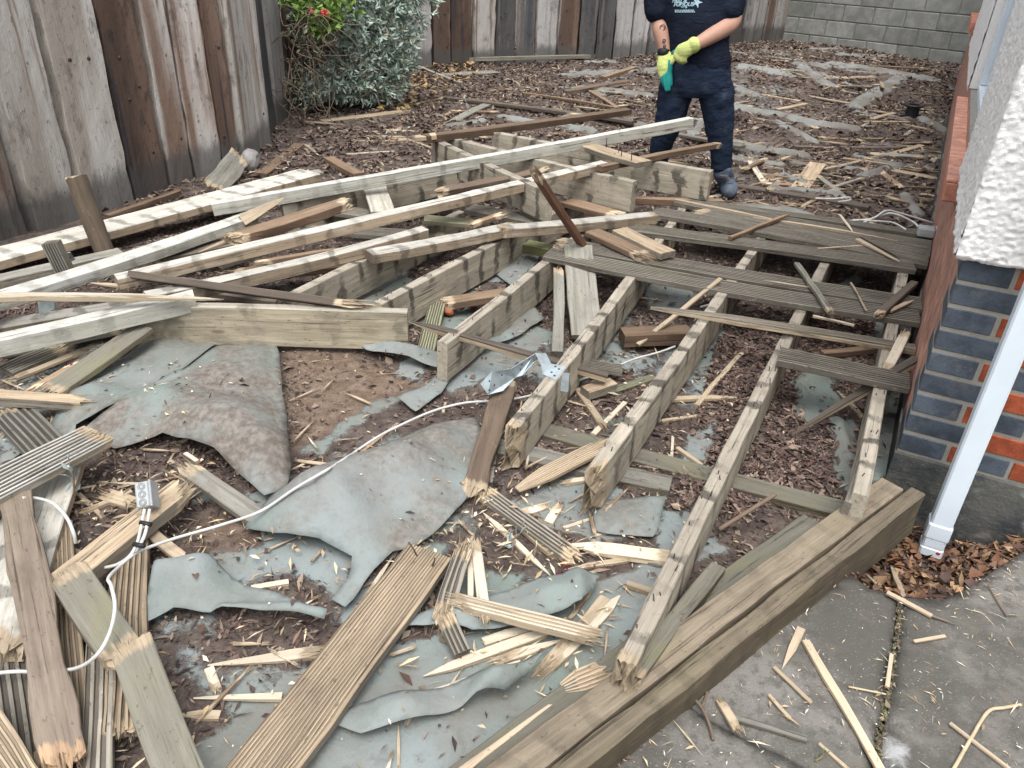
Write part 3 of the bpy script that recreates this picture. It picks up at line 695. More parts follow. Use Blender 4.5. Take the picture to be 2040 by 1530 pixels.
# window on the side wall
hbox('window_sill', 1.20, 3.75, -0.062, 0.12, 0.655, 0.735, 'pink', bev=.006, tint=(1.1, .98, .95))
for k in range(24):
    hbox('sill_tile', 1.203 + k * .106, 1.203 + k * .106 + .101, -0.066, 0.12, 0.736, 0.750, 'pink', bev=.003, tint=random.uniform(1.05, 1.25))
hbox('window_frame', 1.20, 3.74, 0.04, 0.11, 0.752, 0.84, 'whitepaint', bev=.004)
hbox('window_frame', 1.20, 1.279, 0.005, 0.11, 0.842, 2.4, 'whitepaint', bev=.004)
hbox('window_frame', 3.66, 3.74, 0.04, 0.11, 0.842, 2.4, 'whitepaint', bev=.004)
hbox('window_frame', 2.45, 2.55, 0.042, 0.11, 0.842, 2.4, 'whitepaint', bev=.004)
g = N('window_glass'); g.b.inputs['Base Color'].default_value = (0.35, 0.40, 0.45, 1); g.b.inputs['Roughness'].default_value = 0.06; g.b.inputs['Specular IOR Level'].default_value = 0.8; M['glass'] = g.m
hbox('window_pane', 1.28, 2.45, 0.07, 0.08, 0.842, 2.4, 'glass'); hbox('window_pane', 2.55, 3.66, 0.07, 0.08, 0.842, 2.4, 'glass')
hbox('wall_core', 1.20, 9.4, 0.125, 3.0, 0.805, WALL_TOP, 'pebble')
hbox('wall_core', 3.76, 7.2, -0.012, 0.122, 0.805, WALL_TOP, 'pebble')
dash_panel('pebbledash', 3.75, -0.016, SW, 3.44, 0.795, WALL_TOP - .1, out=-FW, step=.02)
hbox('window_sill', 7.25, 9.3, -0.07, 0.1, 0.90, 1.0, 'pink', tint=(1.1, .98, .95))
hbox('wall_core', 7.205, 9.4, 0.012, 0.12, 0.805, WALL_TOP, 'pink')
# downpipe
pb = P(1852, 1096, -.155)
pipe = empty('downpipe', tuple(pb)); tag(pipe, 'white square downpipe standing in front of the brick corner', 'downpipe')
def pbox(name, w, z0, z1, mat='whitepaint', off=(0, 0), bev=.006):
    o = link(name, boxmesh(name, (-w / 2 + off[0], -w / 2 + off[1], z0), (w / 2 + off[0], w / 2 + off[1], z1), bev), M[mat], pipe); o.rotation_euler = (0, 0, R(-26.5)); return o
pbox('pipe_shaft', .064, .115, 2.8); pbox('collar', .072, .066, .128); pbox('shoe', .066, .03, .07); pbox('foot', .070, -.005, .034)
me = tubemesh('red_dot', [(0, -.036, 0), (0, -.0325, 0)], .006, 10); M['reddot'] = plain('red_sticker', (.55, .05, .04), .5, .1)
o = link('red_dot', me, M['reddot'], pipe); o.rotation_euler = (0, 0, R(-26.5)); o.location = (.02 * FW[0] * 1.0, .02 * FW[1], .022)

# ------------------------------------------------------------------ sleeper fence and block wall
def sleeper_mat(name, a, b, c_, dk):
    g = N(name); rv = g.obj(); tc = g.n('ShaderNodeTexCoord')
    st = g.noise(g.scale(rv, (0.4, 5.5, 5.5)), 1.0, 4, 0.5, 0.0); st2 = g.noise(g.scale(rv, (0.6, 13, 13)), 1.0, 4, 0.6, .1); bl = g.noise(g.scale(rv, (5, 9, 9)), 1.0, 6, .7)
    sp = g.noise(g.scale(rv, (22, 38, 38)), 1.0, 4, .7); fib = g.noise(g.scale(rv, (7, 190, 190)), 1.0, 3, .6)
    c = g.mix(g.ramp(st, .40, .60), a, b); c = g.mix(g.ramp(st2, .54, .64), c, c_)
    c = g.mix(g.math('MULTIPLY', g.ramp(bl, .52, .70), .65), c, dk); c = g.mix(g.math('MULTIPLY', g.ramp(sp, .60, .68), .75), c, tuple(x * .35 for x in a))
    c = g.mix(g.math('MULTIPLY', g.ramp(fib, .55, .75), .5), c, dk)
    sx = g.n('ShaderNodeSeparateXYZ'); g.l(tc.outputs['Object'], sx.inputs[0])
    wet = g.ramp(g.math('ADD', sx.outputs[0], g.math('MULTIPLY', g.math('SUBTRACT', bl, .5), .30)), .37, .25)
    c = g.mix(g.math('MULTIPLY', wet, .78), c, (.07, .068, .064))
    oi = g.n('ShaderNodeObjectInfo'); c = g.mix(1.0, c, oi.outputs['Color'], 'MULTIPLY')
    g.l(c, g.b.inputs['Base Color']); g.bump(g.math('ADD', g.math('ADD', st2, sp), fib), .7, .008); return g.m
M['sl_pale'] = sleeper_mat('sleeper_pale', (.29, .26, .225), (.44, .42, .39), (.225, .165, .13), (.13, .105, .09))
M['sl_rust'] = sleeper_mat('sleeper_rust_streaked', (.165, .112, .085), (.42, .40, .375), (.11, .075, .057), (.065, .052, .046))
M['sl_dark'] = sleeper_mat('sleeper_dark_brown', (.085, .056, .042), (.165, .11, .082), (.042, .036, .038), (.026, .024, .026))
M['sl_black'] = sleeper_mat('sleeper_tarred', (.045, .047, .052), (.085, .082, .08), (.13, .115, .10), (.02, .02, .022))
M['sl_grey'] = sleeper_mat('sleeper_grey', (.265, .255, .245), (.36, .35, .34), (.19, .165, .145), (.12, .11, .105))
fence = empty('sleeper_fence', tuple(P(333, 368))); tag(fence, 'curved fence of upright railway sleepers, white grey, rust and dark brown', 'fence')
FINV = fence.matrix_basis.inverted()
def off_tri(): return random.uniform(-.012, .012)
BOLT = tubemesh('dark_hole_disc', [(0, 0, -.004), (0, 0, .0022)], .011, 8)  # dark raised disc; its colour stands for the shade inside a hole
def sleeper(u0, v0, u1, v1, mat, tint=1.0, holes=2, hgt=2.15, push=0.0, split=0):
    a = P(u0, v0); b = P(u1, v1); d = (b - a); wd = np.linalg.norm(d[:2]); n = np.array([d[1], -d[0], 0]) / wd      # towards the yard
    c = (a + b) / 2 + n * push; A = np.array([c[0], c[1], float(rise(c[0], c[1])) - .12]); B = A + np.array([0, 0, hgt + random.uniform(-.06, .06)])
    me = timber_mesh('sleeper', hgt, wd - random.uniform(.006, .026), .13, wob=.011, bend=.004, seg=.10)
    me.materials.append(M[mat]); o = bpy.data.objects.new('sleeper', me); COL.objects.link(o)
    x = np.array([0, 0, 1.0]); z = n; y = np.cross(z, x)
    m_ = Matrix.Identity(4)
    for i in range(3): m_[i][0] = x[i]; m_[i][1] = y[i]; m_[i][2] = z[i]; m_[i][3] = A[i]
    o.parent = fence; o.matrix_basis = Matrix.Translation(-fence.location) @ m_; o.color = (tint, tint, tint, 1)
    for k in range(holes):
        h = link('dark_hole_disc', BOLT, M['nail'], o); h.location = (random.choice([.38, .75, .95, 1.25, 1.5]) + random.uniform(-.04, .04), random.choice([-1, 1]) * wd * random.uniform(.12, .25), .001)
S = [(-190, 560, -95, 517, 'sl_dark', .9, 1), (-95, 517, 0, 487, 'sl_rust', .8, 2), (0, 487, 66, 466, 'sl_rust', .75, 1), (78, 461, 163, 431, 'sl_pale', 1.05, 3), (172, 428, 264, 394, 'sl_pale', 1.2, 3), (268, 393, 333, 368, 'sl_dark', 1.0, 5),
     (337, 366, 386, 351, 'sl_rust', 1.35, 2), (389, 350, 447, 340, 'sl_rust', 1.35, 3), (448, 340, 480, 330, 'sl_dark', 1.3, 2), (482, 328, 513, 305, 'sl_pale', 1.0, 2),
     (515, 303, 538, 284, 'sl_pale', 1.35, 1), (539, 283, 554, 248, 'sl_black', .9, 1), (555, 246, 576, 224, 'sl_grey', 1.1, 0),
     (577, 223, 602, 214, 'sl_dark', .9, 0), (603, 213, 632, 203, 'sl_dark', 1.0, 0), (633, 202, 663, 192, 'sl_dark', .9, 0), (664, 191, 696, 180, 'sl_black', .9, 0), (697, 179, 731, 167, 'sl_grey', .7, 0), (732, 166, 766, 152, 'sl_black', 1, 0), (767, 151, 800, 140, 'sl_dark', 1, 0), (801, 139, 826, 132, 'sl_grey', .75, 0),
     (827, 131, 863, 130, 'sl_grey', 1.35, 1), (864, 130, 900, 129, 'sl_dark', 1.15, 4), (901, 129, 942, 128, 'sl_dark', 1.0, 4), (943, 128, 984, 127, 'sl_pale', .95, 0), (985, 127, 1025, 126, 'sl_black', 1.0, 1), (1026, 126, 1065, 125, 'sl_black', 1.5, 1),
     (1066, 125, 1107, 123, 'sl_grey', 1.15, 0), (1108, 123, 1147, 121, 'sl_dark', 1.25, 4), (1148, 121, 1183, 119, 'sl_black', 1.2, 4), (1184, 119, 1218, 117, 'sl_black', 1.1, 4), (1219, 117, 1254, 114, 'sl_grey', 1.0, 0), (1255, 114, 1287, 110, 'sl_grey', 1.25, 0),
     (1288, 110, 1320, 106, 'sl_grey', .95, 0), (1321, 106, 1352, 102, 'sl_dark', 1, 0), (1353, 102, 1386, 97, 'sl_grey', .9, 0), (1387, 97, 1420, 92, 'sl_dark', 1, 0), (1421, 92, 1452, 87, 'sl_grey', .8, 0), (1453, 87, 1478, 83, 'sl_black', 1.2, 1), (1479, 83, 1514, 80, 'sl_grey', 1.0, 2), (1515, 80, 1558, 78, 'sl_rust', .8, 2)]
for q in S: sleeper(*q[:5], tint=q[5], holes=q[6], push=random.uniform(-.03, .025))
# rust patch on the last sleeper is a plate
wall = empty('block_wall', tuple(P(1740, 104))); tag(wall, 'grey concrete block wall closing the far end of the yard', 'wall')
g = N('concrete_block'); rv = g.obj(); n1 = g.noise(rv, 6, 5, .6); n2 = g.noise(rv, 60, 4, .7); n3 = g.noise(rv, 2.2, 3)
c = g.mix(g.ramp(n1, .36, .66), (.185, .19, .18), (.27, .275, .262)); c = g.mix(g.math('MULTIPLY', g.ramp(n2, .52, .72), .5), c, (.11, .115, .105)); c = g.mix(g.math('MULTIPLY', g.ramp(n3, .52, .7), .4), c, (.14, .155, .135))
oi = g.n('ShaderNodeObjectInfo'); c = g.mix(1.0, c, oi.outputs['Color'], 'MULTIPLY'); g.l(c, g.b.inputs['Base Color']); g.bump(g.math('ADD', n1, n2), .5, .006); M['block'] = g.m
M['blockmortar'] = plain('block_mortar', (.19, .195, .183), .9, .4, 12, .4)
wa = P(1556, 78)[:2]; wb = P(1925, 130)[:2]; wdv = (wb - wa) / np.linalg.norm(wb - wa); wl = np.linalg.norm(wb - wa) + 3.0
wang = math.atan2(wdv[1], wdv[0]); wz0 = float(rise(*wa)) - .12
w_off = Vector((wa[0], wa[1], wz0)) - wall.location
o = link('mortar_core', boxmesh('mortar_core', (0, .012, 0), (wl, .2, 2.3)), M['blockmortar'], wall); o.location = w_off; o.rotation_euler = (0, 0, wang)
BLK = [boxmesh('block', (.005, random.uniform(-.002, .002), .005), (.445, .15, .220), .008) for _ in range(3)]
BLKH = boxmesh('block', (.005, 0, .005), (.22, .15, .220), .008)
for k in range(10):
    x = -.225 if k % 2 else 0.0
    while x < wl - .3:
        half = x < 0; me = BLKH if half else random.choice(BLK); x0 = 0 if half else x
        o = link('block', me, M['block'], wall)
        o.location = w_off + Vector((math.cos(wang) * x0 + random.uniform(-.002, .002), math.sin(wang) * x0, k * .225)); o.rotation_euler = (0, 0, wang)
        t = random.uniform(.82, 1.18); o.color = (t, t, t * .98, 1); x += .45

# ------------------------------------------------------------------ the deck frame still standing
JG = 'joists of the stripped deck frame'
JZ = 0.185
def S_(p, s):          # shift a ground-plan point along the house wall
    return p + np.array([SW[0] * s, SW[1] * s, 0])
def joist(label, u0, v0, u1, v1, far=0.0, **kw):
    A = P(u0, v0, JZ); B = P(u1, v1, JZ); d = (B - A) / np.linalg.norm(B - A); B = B + d * far
    over = ((B[:2] - CORNER) @ SW) - 2.32
    if over > 0: B = B - d * (over / (d[:2] @ SW))
    return T('joist', label, 'joist', A, B, .047, .172, 'joist', group=JG, **kw)
joist('stout joist with a pale splintered near end and a metal hanger bent over it', 1024, 845, 1262, 538, 2.4, nails=1, end0='break', jag=.07)
joist('joist with an orange rotten broken near end, right of the hanger joist', 1190, 925, 1440, 577, 2.6, nails=1, end0='break', jag=.06, tint=.97)
joist('longest joist, reaching from the edge beam to under the grooved boards', 1247, 1318, 1596, 620, 2.6, nails=1, end0='break', jag=.03, tint=.86)
joist('joist running close beside the brick wall of the house', 1715, 985, 1795, 567, 2.6, nails=1, tint=.95)
T('joist', 'thin dark bearer doubled against the joist beside the house', 'joist', (1690, 1000, .15), (1752, 815, .15), .022, .12, 'greywood', group=JG)
joist('joist left of the leaning grey board, its sawn end facing the heavy header', 880, 682, 1098, 508, 1.2, nails=1, tint=.97)
joist('joist with dripping dark stains that meets the right end of the heavy header', 752, 603, 1010, 470, .9, nails=1, tint=.95)
joist('half hidden joist under the long pale timbers, left of the stained one', 560, 595, 800, 478, .6, tint=.92)
T('timber', 'heavy header timber lying across the ends of the joists, above the brown soil', 'timber', (255, 606, .19), (812, 619, .19), .047, .178, 'header', tint=1.0, end0='break', jag=.05)
T('bearer', 'long grey bearer lying under the broken joists', 'bearer', (1082, 852, .012), (1685, 1012, .012), .085, .035, 'moss', tint=.8)
T('bearer', 'shorter grey bearer under the broken joists, in front of the long one', 'bearer', (985, 884, .014), (1337, 962, .014), .085, .045, 'greywood', tint=.9)
# deck boards still fixed, dark and grooved
DG = 'grooved deck boards still nailed down'
DZ = 0.215
def dboard(label, u0, v0, u1, v1, w=.142, groove=7, s=0.0, mat='grey', **kw):
    A = S_(P(u0, v0, DZ), s); B = S_(P(u1, v1, DZ), s)
    return T('deck_board', label, 'deck board', A, B, w, .028, mat, group=DG, groove=groove, gd=.006, **kw)
dboard('nearer of the two wide grooved boards side by side under the leaning stick', 1104, 492, 1834, 617, s=-.076)
dboard('farther of the two wide grooved boards side by side', 1104, 490, 1834, 615, s=.076, tint=.95, end0='break', jag=.03)
dboard('single grooved board with gaps on both sides, third from the brick corner', 1240, 449, 1822, 528, w=.135, tint=.92)
def dboard_s(label, u0, v0, u1, v1, sc, **kw):
    A = P(u0, v0, DZ); B = P(u1, v1, DZ); f = lambda p: CORNER + SW * sc + FW * float((p[:2] - CORNER) @ FW)
    return T('deck_board', label, 'deck board', np.array([*f(A), DZ]), np.array([*f(B), DZ]), kw.pop('w', .14), .028, 'grey', group=DG, groove=7, gd=.006, **kw)
dboard_s('grooved board just behind the single gapped one', 1296, 424, 1852, 505, 1.765, tint=1.0)
dboard_s('second grooved board behind the single gapped one, broken at its left end', 1395, 424, 1855, 492, 1.915, tint=1.08, end0='break', jag=.05)
dboard_s('grooved board with a pale torn front edge, behind the others', 1340, 404, 1857, 478, 2.065, w=.135, tint=.97)
dboard('narrow farthest grooved board with the grey cable box on it', 1360, 397, 1858, 466, w=.08, groove=4, tint=.95)
dboard('short grooved remnant between the longest joist and the house', 1552, 703, 1813, 758, w=.125, groove=7, tint=.85)
T('splinter', 'long torn strip along the front edge of a grey deck board', 'splinter', (1500, 431, .222), (1790, 478, .222), .02, .012, 'fresh', taper0=.2, taper1=.3)
T('splinter', 'pale torn strip lying along the far grooved boards beside the stacked joist end', 'splinter', (1345, 396, .222), (1560, 438, .222), .03, .015, 'fresh', taper1=.3, tint=.85)
# ------------------------------------------------------------------ loose long timbers on the pile
LG = 'long pale timbers lying across the pile'
T('timber', 'wide pale board nearest the fence, lying flat with dark diagonal bands', 'timber', (-110, 533, .11), (617, 341, .13), .20, .047, 'pale', group=LG, tint=1.12)
T('timber', 'long whitened timber reaching across the pile to the worker', 'timber', (420, 404, .26), (1377, 234, .60), .055, .068, 'palewhite', group=LG, tint=1.05, bend=.002)
T('timber', 'pale timber with a splintered peak at its far end', 'timber', (-70, 607, .20), (500, 425, .22), .10, .05, 'palewhite', group=LG, end1='break', jag=.10, tint=1.0)
T('splinter', 'upright torn peak of wood at the end of the pale timber', 'splinter', (483, 440, .215), (566, 394, .29), .06, .02, 'fresh', roll=.9, taper1=.2, group=None, tint=.9)
T('timber', 'long stained timber running from the dark plank up to the nailed board', 'timber', (230, 551, .265), (1205, 322, .435), .072, .05, 'pale', group=LG, tint=.98)
T('timber', 'warped timber below the long stained one, ending near the grooved offcut', 'timber', (290, 585, .235), (846, 453, .26), .068, .055, 'pale', group=LG, bend=.006, tint=.88)
T('timber', 'split and kinked timber propping up the standing joists', 'timber', (735, 502, .24), (1020, 447, .255), .085, .05, 'pale', group=LG, end1='break', jag=.05, tint=.85)
T('timber', 'brown ended timber under the leaning red stick', 'timber', (1000, 452, .262), (1303, 425, .262), .08, .05, 'pale', group=LG, end0='break', end1='break', jag=.03, tint=.78)
T('timber', 'pale timber lowest on the left, sliding under the dark plank', 'timber', (-90, 690, .15), (385, 583, .24), .075, .07, 'palewhite', group=LG, tint=.98)
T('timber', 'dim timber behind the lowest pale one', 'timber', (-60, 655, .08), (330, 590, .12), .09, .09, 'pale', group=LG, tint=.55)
T('timber', 'grey timber lying low beside the wide pale board', 'timber', (-80, 570, .08), (240, 498, .10), .09, .06, 'greywood', group=LG, tint=1.3)
# joists stacked on edge on the boards
KG = 'joists standing on edge on the boards'
KZ = .40
T('joist', 'leftmost joist on edge with its square end in the middle of the pile', 'joist', (866, 276, KZ), (1095, 381, KZ), .05, .165, 'joist', group=KG, tint=.92)
T('joist', 'middle joist on edge, next to the leftmost one', 'joist', (893, 272, KZ), (1266, 361, KZ), .05, .175, 'joist', group=KG, tint=.95)
T('joist', 'joist on edge that ends in front of the boot', 'joist', (984, 262, KZ), (1419, 340, KZ), .05, .18, 'joist', group=KG, tint=1.0)
T('joist', 'far half hidden joist on edge behind the long whitened timber', 'joist', (560, 408, .22), (905, 328, .32), .05, .17, 'joist', group=KG, tint=.9)
T('joist', 'short joist block below the stacked joists, facing the timber ends', 'joist', (1260, 392, .24), (1440, 398, .20), .05, .04, 'brown', group=None, tint=1.5)
T('board', 'nailed board offcut bridging the stacked joists near the worker', 'board', (1172, 288, .47), (1284, 322, .47), .13, .03, 'tan', nails=1, end0='break', jag=.05, tint=1.0)
T('board', 'thin brown batten with a lifted end in front of the worker', 'board', (1195, 330, .44), (1429, 284, .43), .045, .035, 'brown', end1='break', jag=.04, tint=1.25)
T('timber', 'dark brown timber with a pale sawn left end behind the stacked joists', 'timber', (846, 269, .45), (1252, 216, .38), .075, .045, 'brown', tint=.85)
T('splinter', 'pale sawn wedge under the left end of the dark brown timber', 'splinter', (828, 271, .44), (868, 266, .455), .07, .03, 'fresh', end0='break', jag=.02)
T('log', 'rotten round length lying behind the long stained timber', 'log', (876, 376, .37), (1085, 336, .40), .075, .05, 'rot', wob=.012, end0='break', end1='break', jag=.06, tint=1.2)
T('stick', 'reddish stick leaning against the pile at a steep angle', 'stick', (1072, 342, .66), (1166, 486, .24), .045, .03, 'redstick', end0='break', jag=.05, tint=1.1)
T('board', 'short silvery board tilted between two long timbers', 'board', (745, 366, .26), (763, 421, .22), .135, .025, 'greywood', tint=2.0)
T('board', 'dark grooved offcut in the shade of the long timbers', 'board', (565, 398, .17), (740, 425, .17), .13, .028, 'grey', groove=9, tint=1.2)
T('board', 'rough brown plank with a rounded broken end, on the long timbers', 'board', (462, 468, .26), (684, 400, .31), .095, .045, 'brown', end0='break', end1='break', jag=.05, wob=.008, tint=1.3)
T('board', 'bright grooved offcut with a snapped end between the timbers', 'board', (845, 433, .24), (950, 442, .22), .09, .025, 'green', groove=7, end1='break', jag=.04, tint=.8)
T('splinter', 'twisted brown fibre bundle beside the snapped grooved offcut', 'splinter', (945, 442, .25), (998, 424, .27), .04, .025, 'brown', end0='break', end1='break', jag=.05, tint=1.5)
T('board', 'dark grooved board running under the stacked joists', 'board', (935, 412, .2), (1090, 440, .2), .13, .028, 'grey', groove=9)
T('board', 'broken reddish plank resting on the grooved boards', 'board', (1180, 458, .25), (1285, 506, .24), .10, .028, 'brown', end1='break', jag=.08, tint=1.1)
T('board', 'clean tan offcut with a black sawn end on the grooved boards', 'board', (1235, 455, .265), (1332, 502, .255), .10, .032, 'tan', tint=1.05)
T('board', 'dark plank leaning down across the header, splintered along one edge', 'board', (265, 541, .27), (715, 602, .215), .075, .032, 'dark', roll=-.55, end1='break', jag=.10, tint=1.35)
T('board', 'added dark plank filling the shaded gap under the long stained timber, left end', 'board', (300, 512, .13), (470, 478, .15), .12, .03, 'dark', end0='break', end1='break', jag=.05, tint=1.6)  # added to the pile; its dark wood stands for a shadowed gap
T('board', 'added grey plank filling the shaded gap between the peaked and the stained timber', 'board', (430, 520, .14), (640, 452, .17), .11, .03, 'greywood', end1='break', jag=.05, tint=.8)  # added plank, dull toned to stand for the shadow between these timbers
T('board', 'brown board lying under the warped timber', 'board', (470, 545, .11), (690, 520, .12), .14, .03, 'brown', end0='break', jag=.05, tint=1.0)
T('board', 'dark grooved board under the kinked timber', 'board', (690, 455, .16), (880, 470, .16), .13, .028, 'grey', groove=7, gd=.006, end1='break', jag=.04)
T('board', 'grey board crossing below the stacked joists on the left', 'board', (800, 350, .1), (900, 395, .14), .12, .03, 'greywood', tint=.9, end0='break', jag=.05)
T('board', 'brown plank showing between the stacked joists', 'board', (1000, 300, .16), (1120, 330, .17), .13, .03, 'brown', tint=1.3, end1='break', jag=.05)
T('board', 'tan board flat between the middle and right stacked joists', 'board', (1110, 300, .17), (1260, 340, .17), .12, .03, 'tan', tint=.8)
T('board', 'weathered plank under the right stacked joist', 'board', (1130, 398, .235), (1230, 425, .235), .12, .03, 'brown', tint=1.5, end1='break', jag=.04)
T('board', 'added dark board filling the shaded gap under the dark leaning plank', 'board', (350, 560, .12), (560, 590, .10), .12, .03, 'dark', tint=1.4)  # added board, its dark colour standing for shadow below the plank
T('board', 'dirty plank under the lowest pale timber', 'board', (0, 690, .03), (240, 640, .05), .14, .03, 'greywood', tint=.75, end1='break', jag=.05)
T('board', 'grooved plank in the dirt below the left pale timbers', 'board', (10, 735, .03), (120, 690, .04), .10, .028, 'grey', groove=5, tint=1.1, end1='break', jag=.04)
T('splinter', 'long brown splinter between the stained and the warped timber', 'splinter', (520, 520, .24), (700, 488, .24), .03, .02, 'brown', tint=1.5, taper1=.2, end0='break', jag=.04)
T('splinter', 'pale splinter tucked under the peaked timber', 'splinter', (395, 500, .2), (520, 452, .23), .03, .015, 'fresh', tint=.8, taper0=.1, end1='break', jag=.05)
T('splinter', 'long pale split rail crossing over the timbers at the left edge', 'splinter', (-60, 586, .275), (445, 592, .26), .04, .025, 'bleach', taper1=.4, wob=.006, tint=.78)
T('splinter', 'thin pink sliver between the long timbers', 'splinter', (180, 562, .2), (240, 568, .2), .03, .01, 'fresh', taper0=.1, tint=.95)
T('board', 'silver grey board leaning from the grooved boards to the ground', 'board', (1152, 487, .245), (1170, 668, .03), .145, .026, 'greywood', tint=1.25)
T('board', 'narrow weathered batten beside the leaning grey board', 'board', (1113, 537, .19), (1111, 700, .03), .05, .04, 'greywood', end0='break', jag=.04, tint=1.05)
T('board', 'short grooved green offcut by the right end of the header', 'board', (872, 600, .05), (846, 706, .03), .075, .03, 'green', groove=6, end1='break', jag=.02, tint=.95)
T('splinter', 'dark split strip crossing the near ends of two joists', 'splinter', (815, 634, .215), (1212, 745, .10), .036, .03, 'dark', fresh_side=.8, taper0=.15)
T('board', 'curved brown offcut between two joists', 'board', (888, 598, .06), (1008, 580, .10), .085, .035, 'brown', end0='break', jag=.04, tint=1.35)
T('block', 'dark block of wood between the two broken joists', 'block', (1240, 660, .065), (1375, 655, .065), .09, .06, 'brown', tint=.95)
T('splinter', 'long split strip of grooved board laid across three joists', 'splinter', (1297, 607, .215), (1824, 690, .215), .048, .03, 'grey', groove=4, fresh_side=.9, taper0=.35, tip=.3, tint=1.1)
T('splinter', 'diagonal split batten leaning on the joist by the house', 'splinter', (1576, 859, .02), (1826, 712, .26), .036, .03, 'dark', fresh_side=.95, taper0=.4)
T('splinter', 'white torn piece standing on the joist by the house', 'splinter', (1768, 732, .20), (1803, 662, .235), .038, .03, 'bleach', end0='break', end1='break', jag=.04, tint=1.1)
T('stick', 'grey stick lying on the wide grooved boards', 'stick', (1588, 522, .24), (1655, 618, .235), .026, .018, 'greywood', end1='break', jag=.03, tint=1.0)
T('stick', 'dark stick with a broken end on the right of the grooved boards', 'stick', (1752, 622, .25), (1822, 560, .24), .034, .028, 'dark', end0='break', jag=.02, tint=1.3)
T('splinter', 'pale sliver beside the dark stick on the grooved boards', 'splinter', (1774, 618, .23), (1822, 596, .23), .02, .01, 'fresh', taper1=.06)
T('stick', 'brown stick crossing the far grooved boards', 'stick', (1456, 471, .24), (1575, 423, .25), .022, .02, 'brown', taper1=.1, tint=1.5)
T('splinter', 'pale split wedge on the far grooved boards', 'splinter', (1709, 475, .235), (1793, 519, .235), .03, .014, 'fresh', taper1=.25)
T('splinter', 'dark half of the split wedge on the far grooved boards', 'splinter', (1718, 470, .235), (1795, 512, .23), .03, .01, 'dark', taper1=.2, tint=1.2)
T('splinter', 'white sliver on the farthest deck board', 'splinter', (1674, 427, .225), (1700, 463, .225), .014, .008, 'bleach', taper1=.1)
T('splinter', 'thin upright sliver on the wide grooved boards', 'splinter', (1695, 562, .225), (1727, 618, .225), .008, .006, 'fresh', tint=.8)
T('splinter', 'flat pale chip in the middle of the wide grooved boards', 'splinter', (1520, 557, .225), (1618, 572, .225), .014, .005, 'fresh', taper0=.06, taper1=.15)
T('splinter', 'thin pale lath in the gap behind the single grooved board', 'splinter', (1630, 494, .22), (1722, 488, .22), .012, .008, 'fresh')
T('splinter', 'pale straight lath across the gap below the wide boards', 'splinter', (1620, 628, .19), (1702, 646, .19), .012, .01, 'bleach')
T('splinter', 'thin lath leaning from the ground on to the joist with the rotten end', 'splinter', (1270, 685, .03), (1435, 553, .235), .022, .012, 'fresh', tint=.85)
# ------------------------------------------------------------------ loose boards of the near field
T('board', 'tan grooved deck board with a bent nail, largest in the near middle', 'board', (856, 1096, .05), (495, 1565, .05), .140, .028, 'tan', groove=15, gd=.002, tint=.98)
T('board', 'rotten dark plank beside the first broken joist', 'board', (1008, 764, .11), (944, 972, .03), .078, .028, 'rot', end0='break', end1='break', jag=.05, wob=.006)
T('splinter', 'small grey strip beside the rotten plank', 'splinter', (986, 895), (975, 960), .022, .01, 'greywood', tint=1.1)
T('board', 'fresh fan shaped grooved splinter between the two broken joists', 'board', (1030, 972, .03), (1200, 886, .06), .065, .016, 'fresh', groove=7, gd=.002, taper0=.12, end1='break', jag=.05, tip=.35, tint=1.0)
T('board', 'dark grooved strip pointing at the pale torn piece', 'board', (968, 979), (1143, 1104), .062, .025, 'grey', groove=4, gd=.006, end0='break', end1='break', jag=.03, tint=1.5)
T('splinter', 'tan split edge lying against the dark grooved strip', 'splinter', (965, 992), (1095, 1098), .02, .014, 'fresh', tint=.8, end0='break', end1='break')
T('splinter', 'long pale sliver crossing below the dark grooved strip', 'splinter', (962, 1020), (1097, 1144), .020, .010, 'bleach', taper0=.08, taper1=.1)
T('splinter', 'broad white torn piece pointing at the longest joist', 'splinter', (1137, 1080), (1338, 1108), .055, .02, 'bleach', taper0=.1, end1='break', jag=.06, tint=1.2)
T('splinter', 'grey edge under the broad white torn piece', 'splinter', (1260, 1106), (1318, 1120), .03, .012, 'greywood', tint=1.4)
T('board', 'upright dark grooved offcut beside the tan deck board', 'board', (924, 1092, .09), (882, 1222, .04), .05, .025, 'grey', groove=3, gd=.006, end0='break', end1='break', jag=.05, tint=1.35)
T('board', 'lower dark grooved offcut bent away from the upright one', 'board', (888, 1226, .05), (922, 1298, .02), .045, .024, 'grey', groove=3, gd=.006, end0='break', jag=.02, tint=1.1)
T('splinter', 'pale standing splinter right of the dark grooved offcut', 'splinter', (948, 1084, .06), (965, 1222, .05), .03, .016, 'bleach', end0='break', end1='break', jag=.03)
T('splinter', 'thin pale splinter between the dark offcut and the pale one', 'splinter', (938, 1108, .05), (940, 1222, .05), .016, .01, 'bleach', taper1=.06)
T('board', 'pale grooved split strip lying over the smooth membrane flap', 'board', (910, 1191, .07), (1183, 1260, .05), .042, .03, 'bleach', groove=3, gd=.004, end0='break', end1='break', jag=.03, tint=.92)
T('splinter', 'tall pale split lath pointing up at the longest joist', 'splinter', (1100, 1320), (1237, 1184), .034, .012, 'bleach', end0='break', taper1=.06, jag=.06)
T('splinter', 'tan lath under the tall pale split lath', 'splinter', (1086, 1325), (1205, 1188), .03, .012, 'fresh', end0='break', jag=.05, tint=.95)
T('splinter', 'long pale lath in the dirt below the smooth membrane flap', 'splinter', (843, 1342), (1086, 1256), .028, .016, 'bleach', taper0=.1)
T('splinter', 'parallel pale lath nearest the folded membrane flap', 'splinter', (836, 1379), (1042, 1319), .026, .014, 'bleach', taper0=.2, tint=.95)
T('splinter', 'short knotty pale piece between the two parallel laths', 'splinter', (1000, 1312), (1122, 1268), .028, .014, 'bleach', end0='break', taper1=.05, jag=.05)
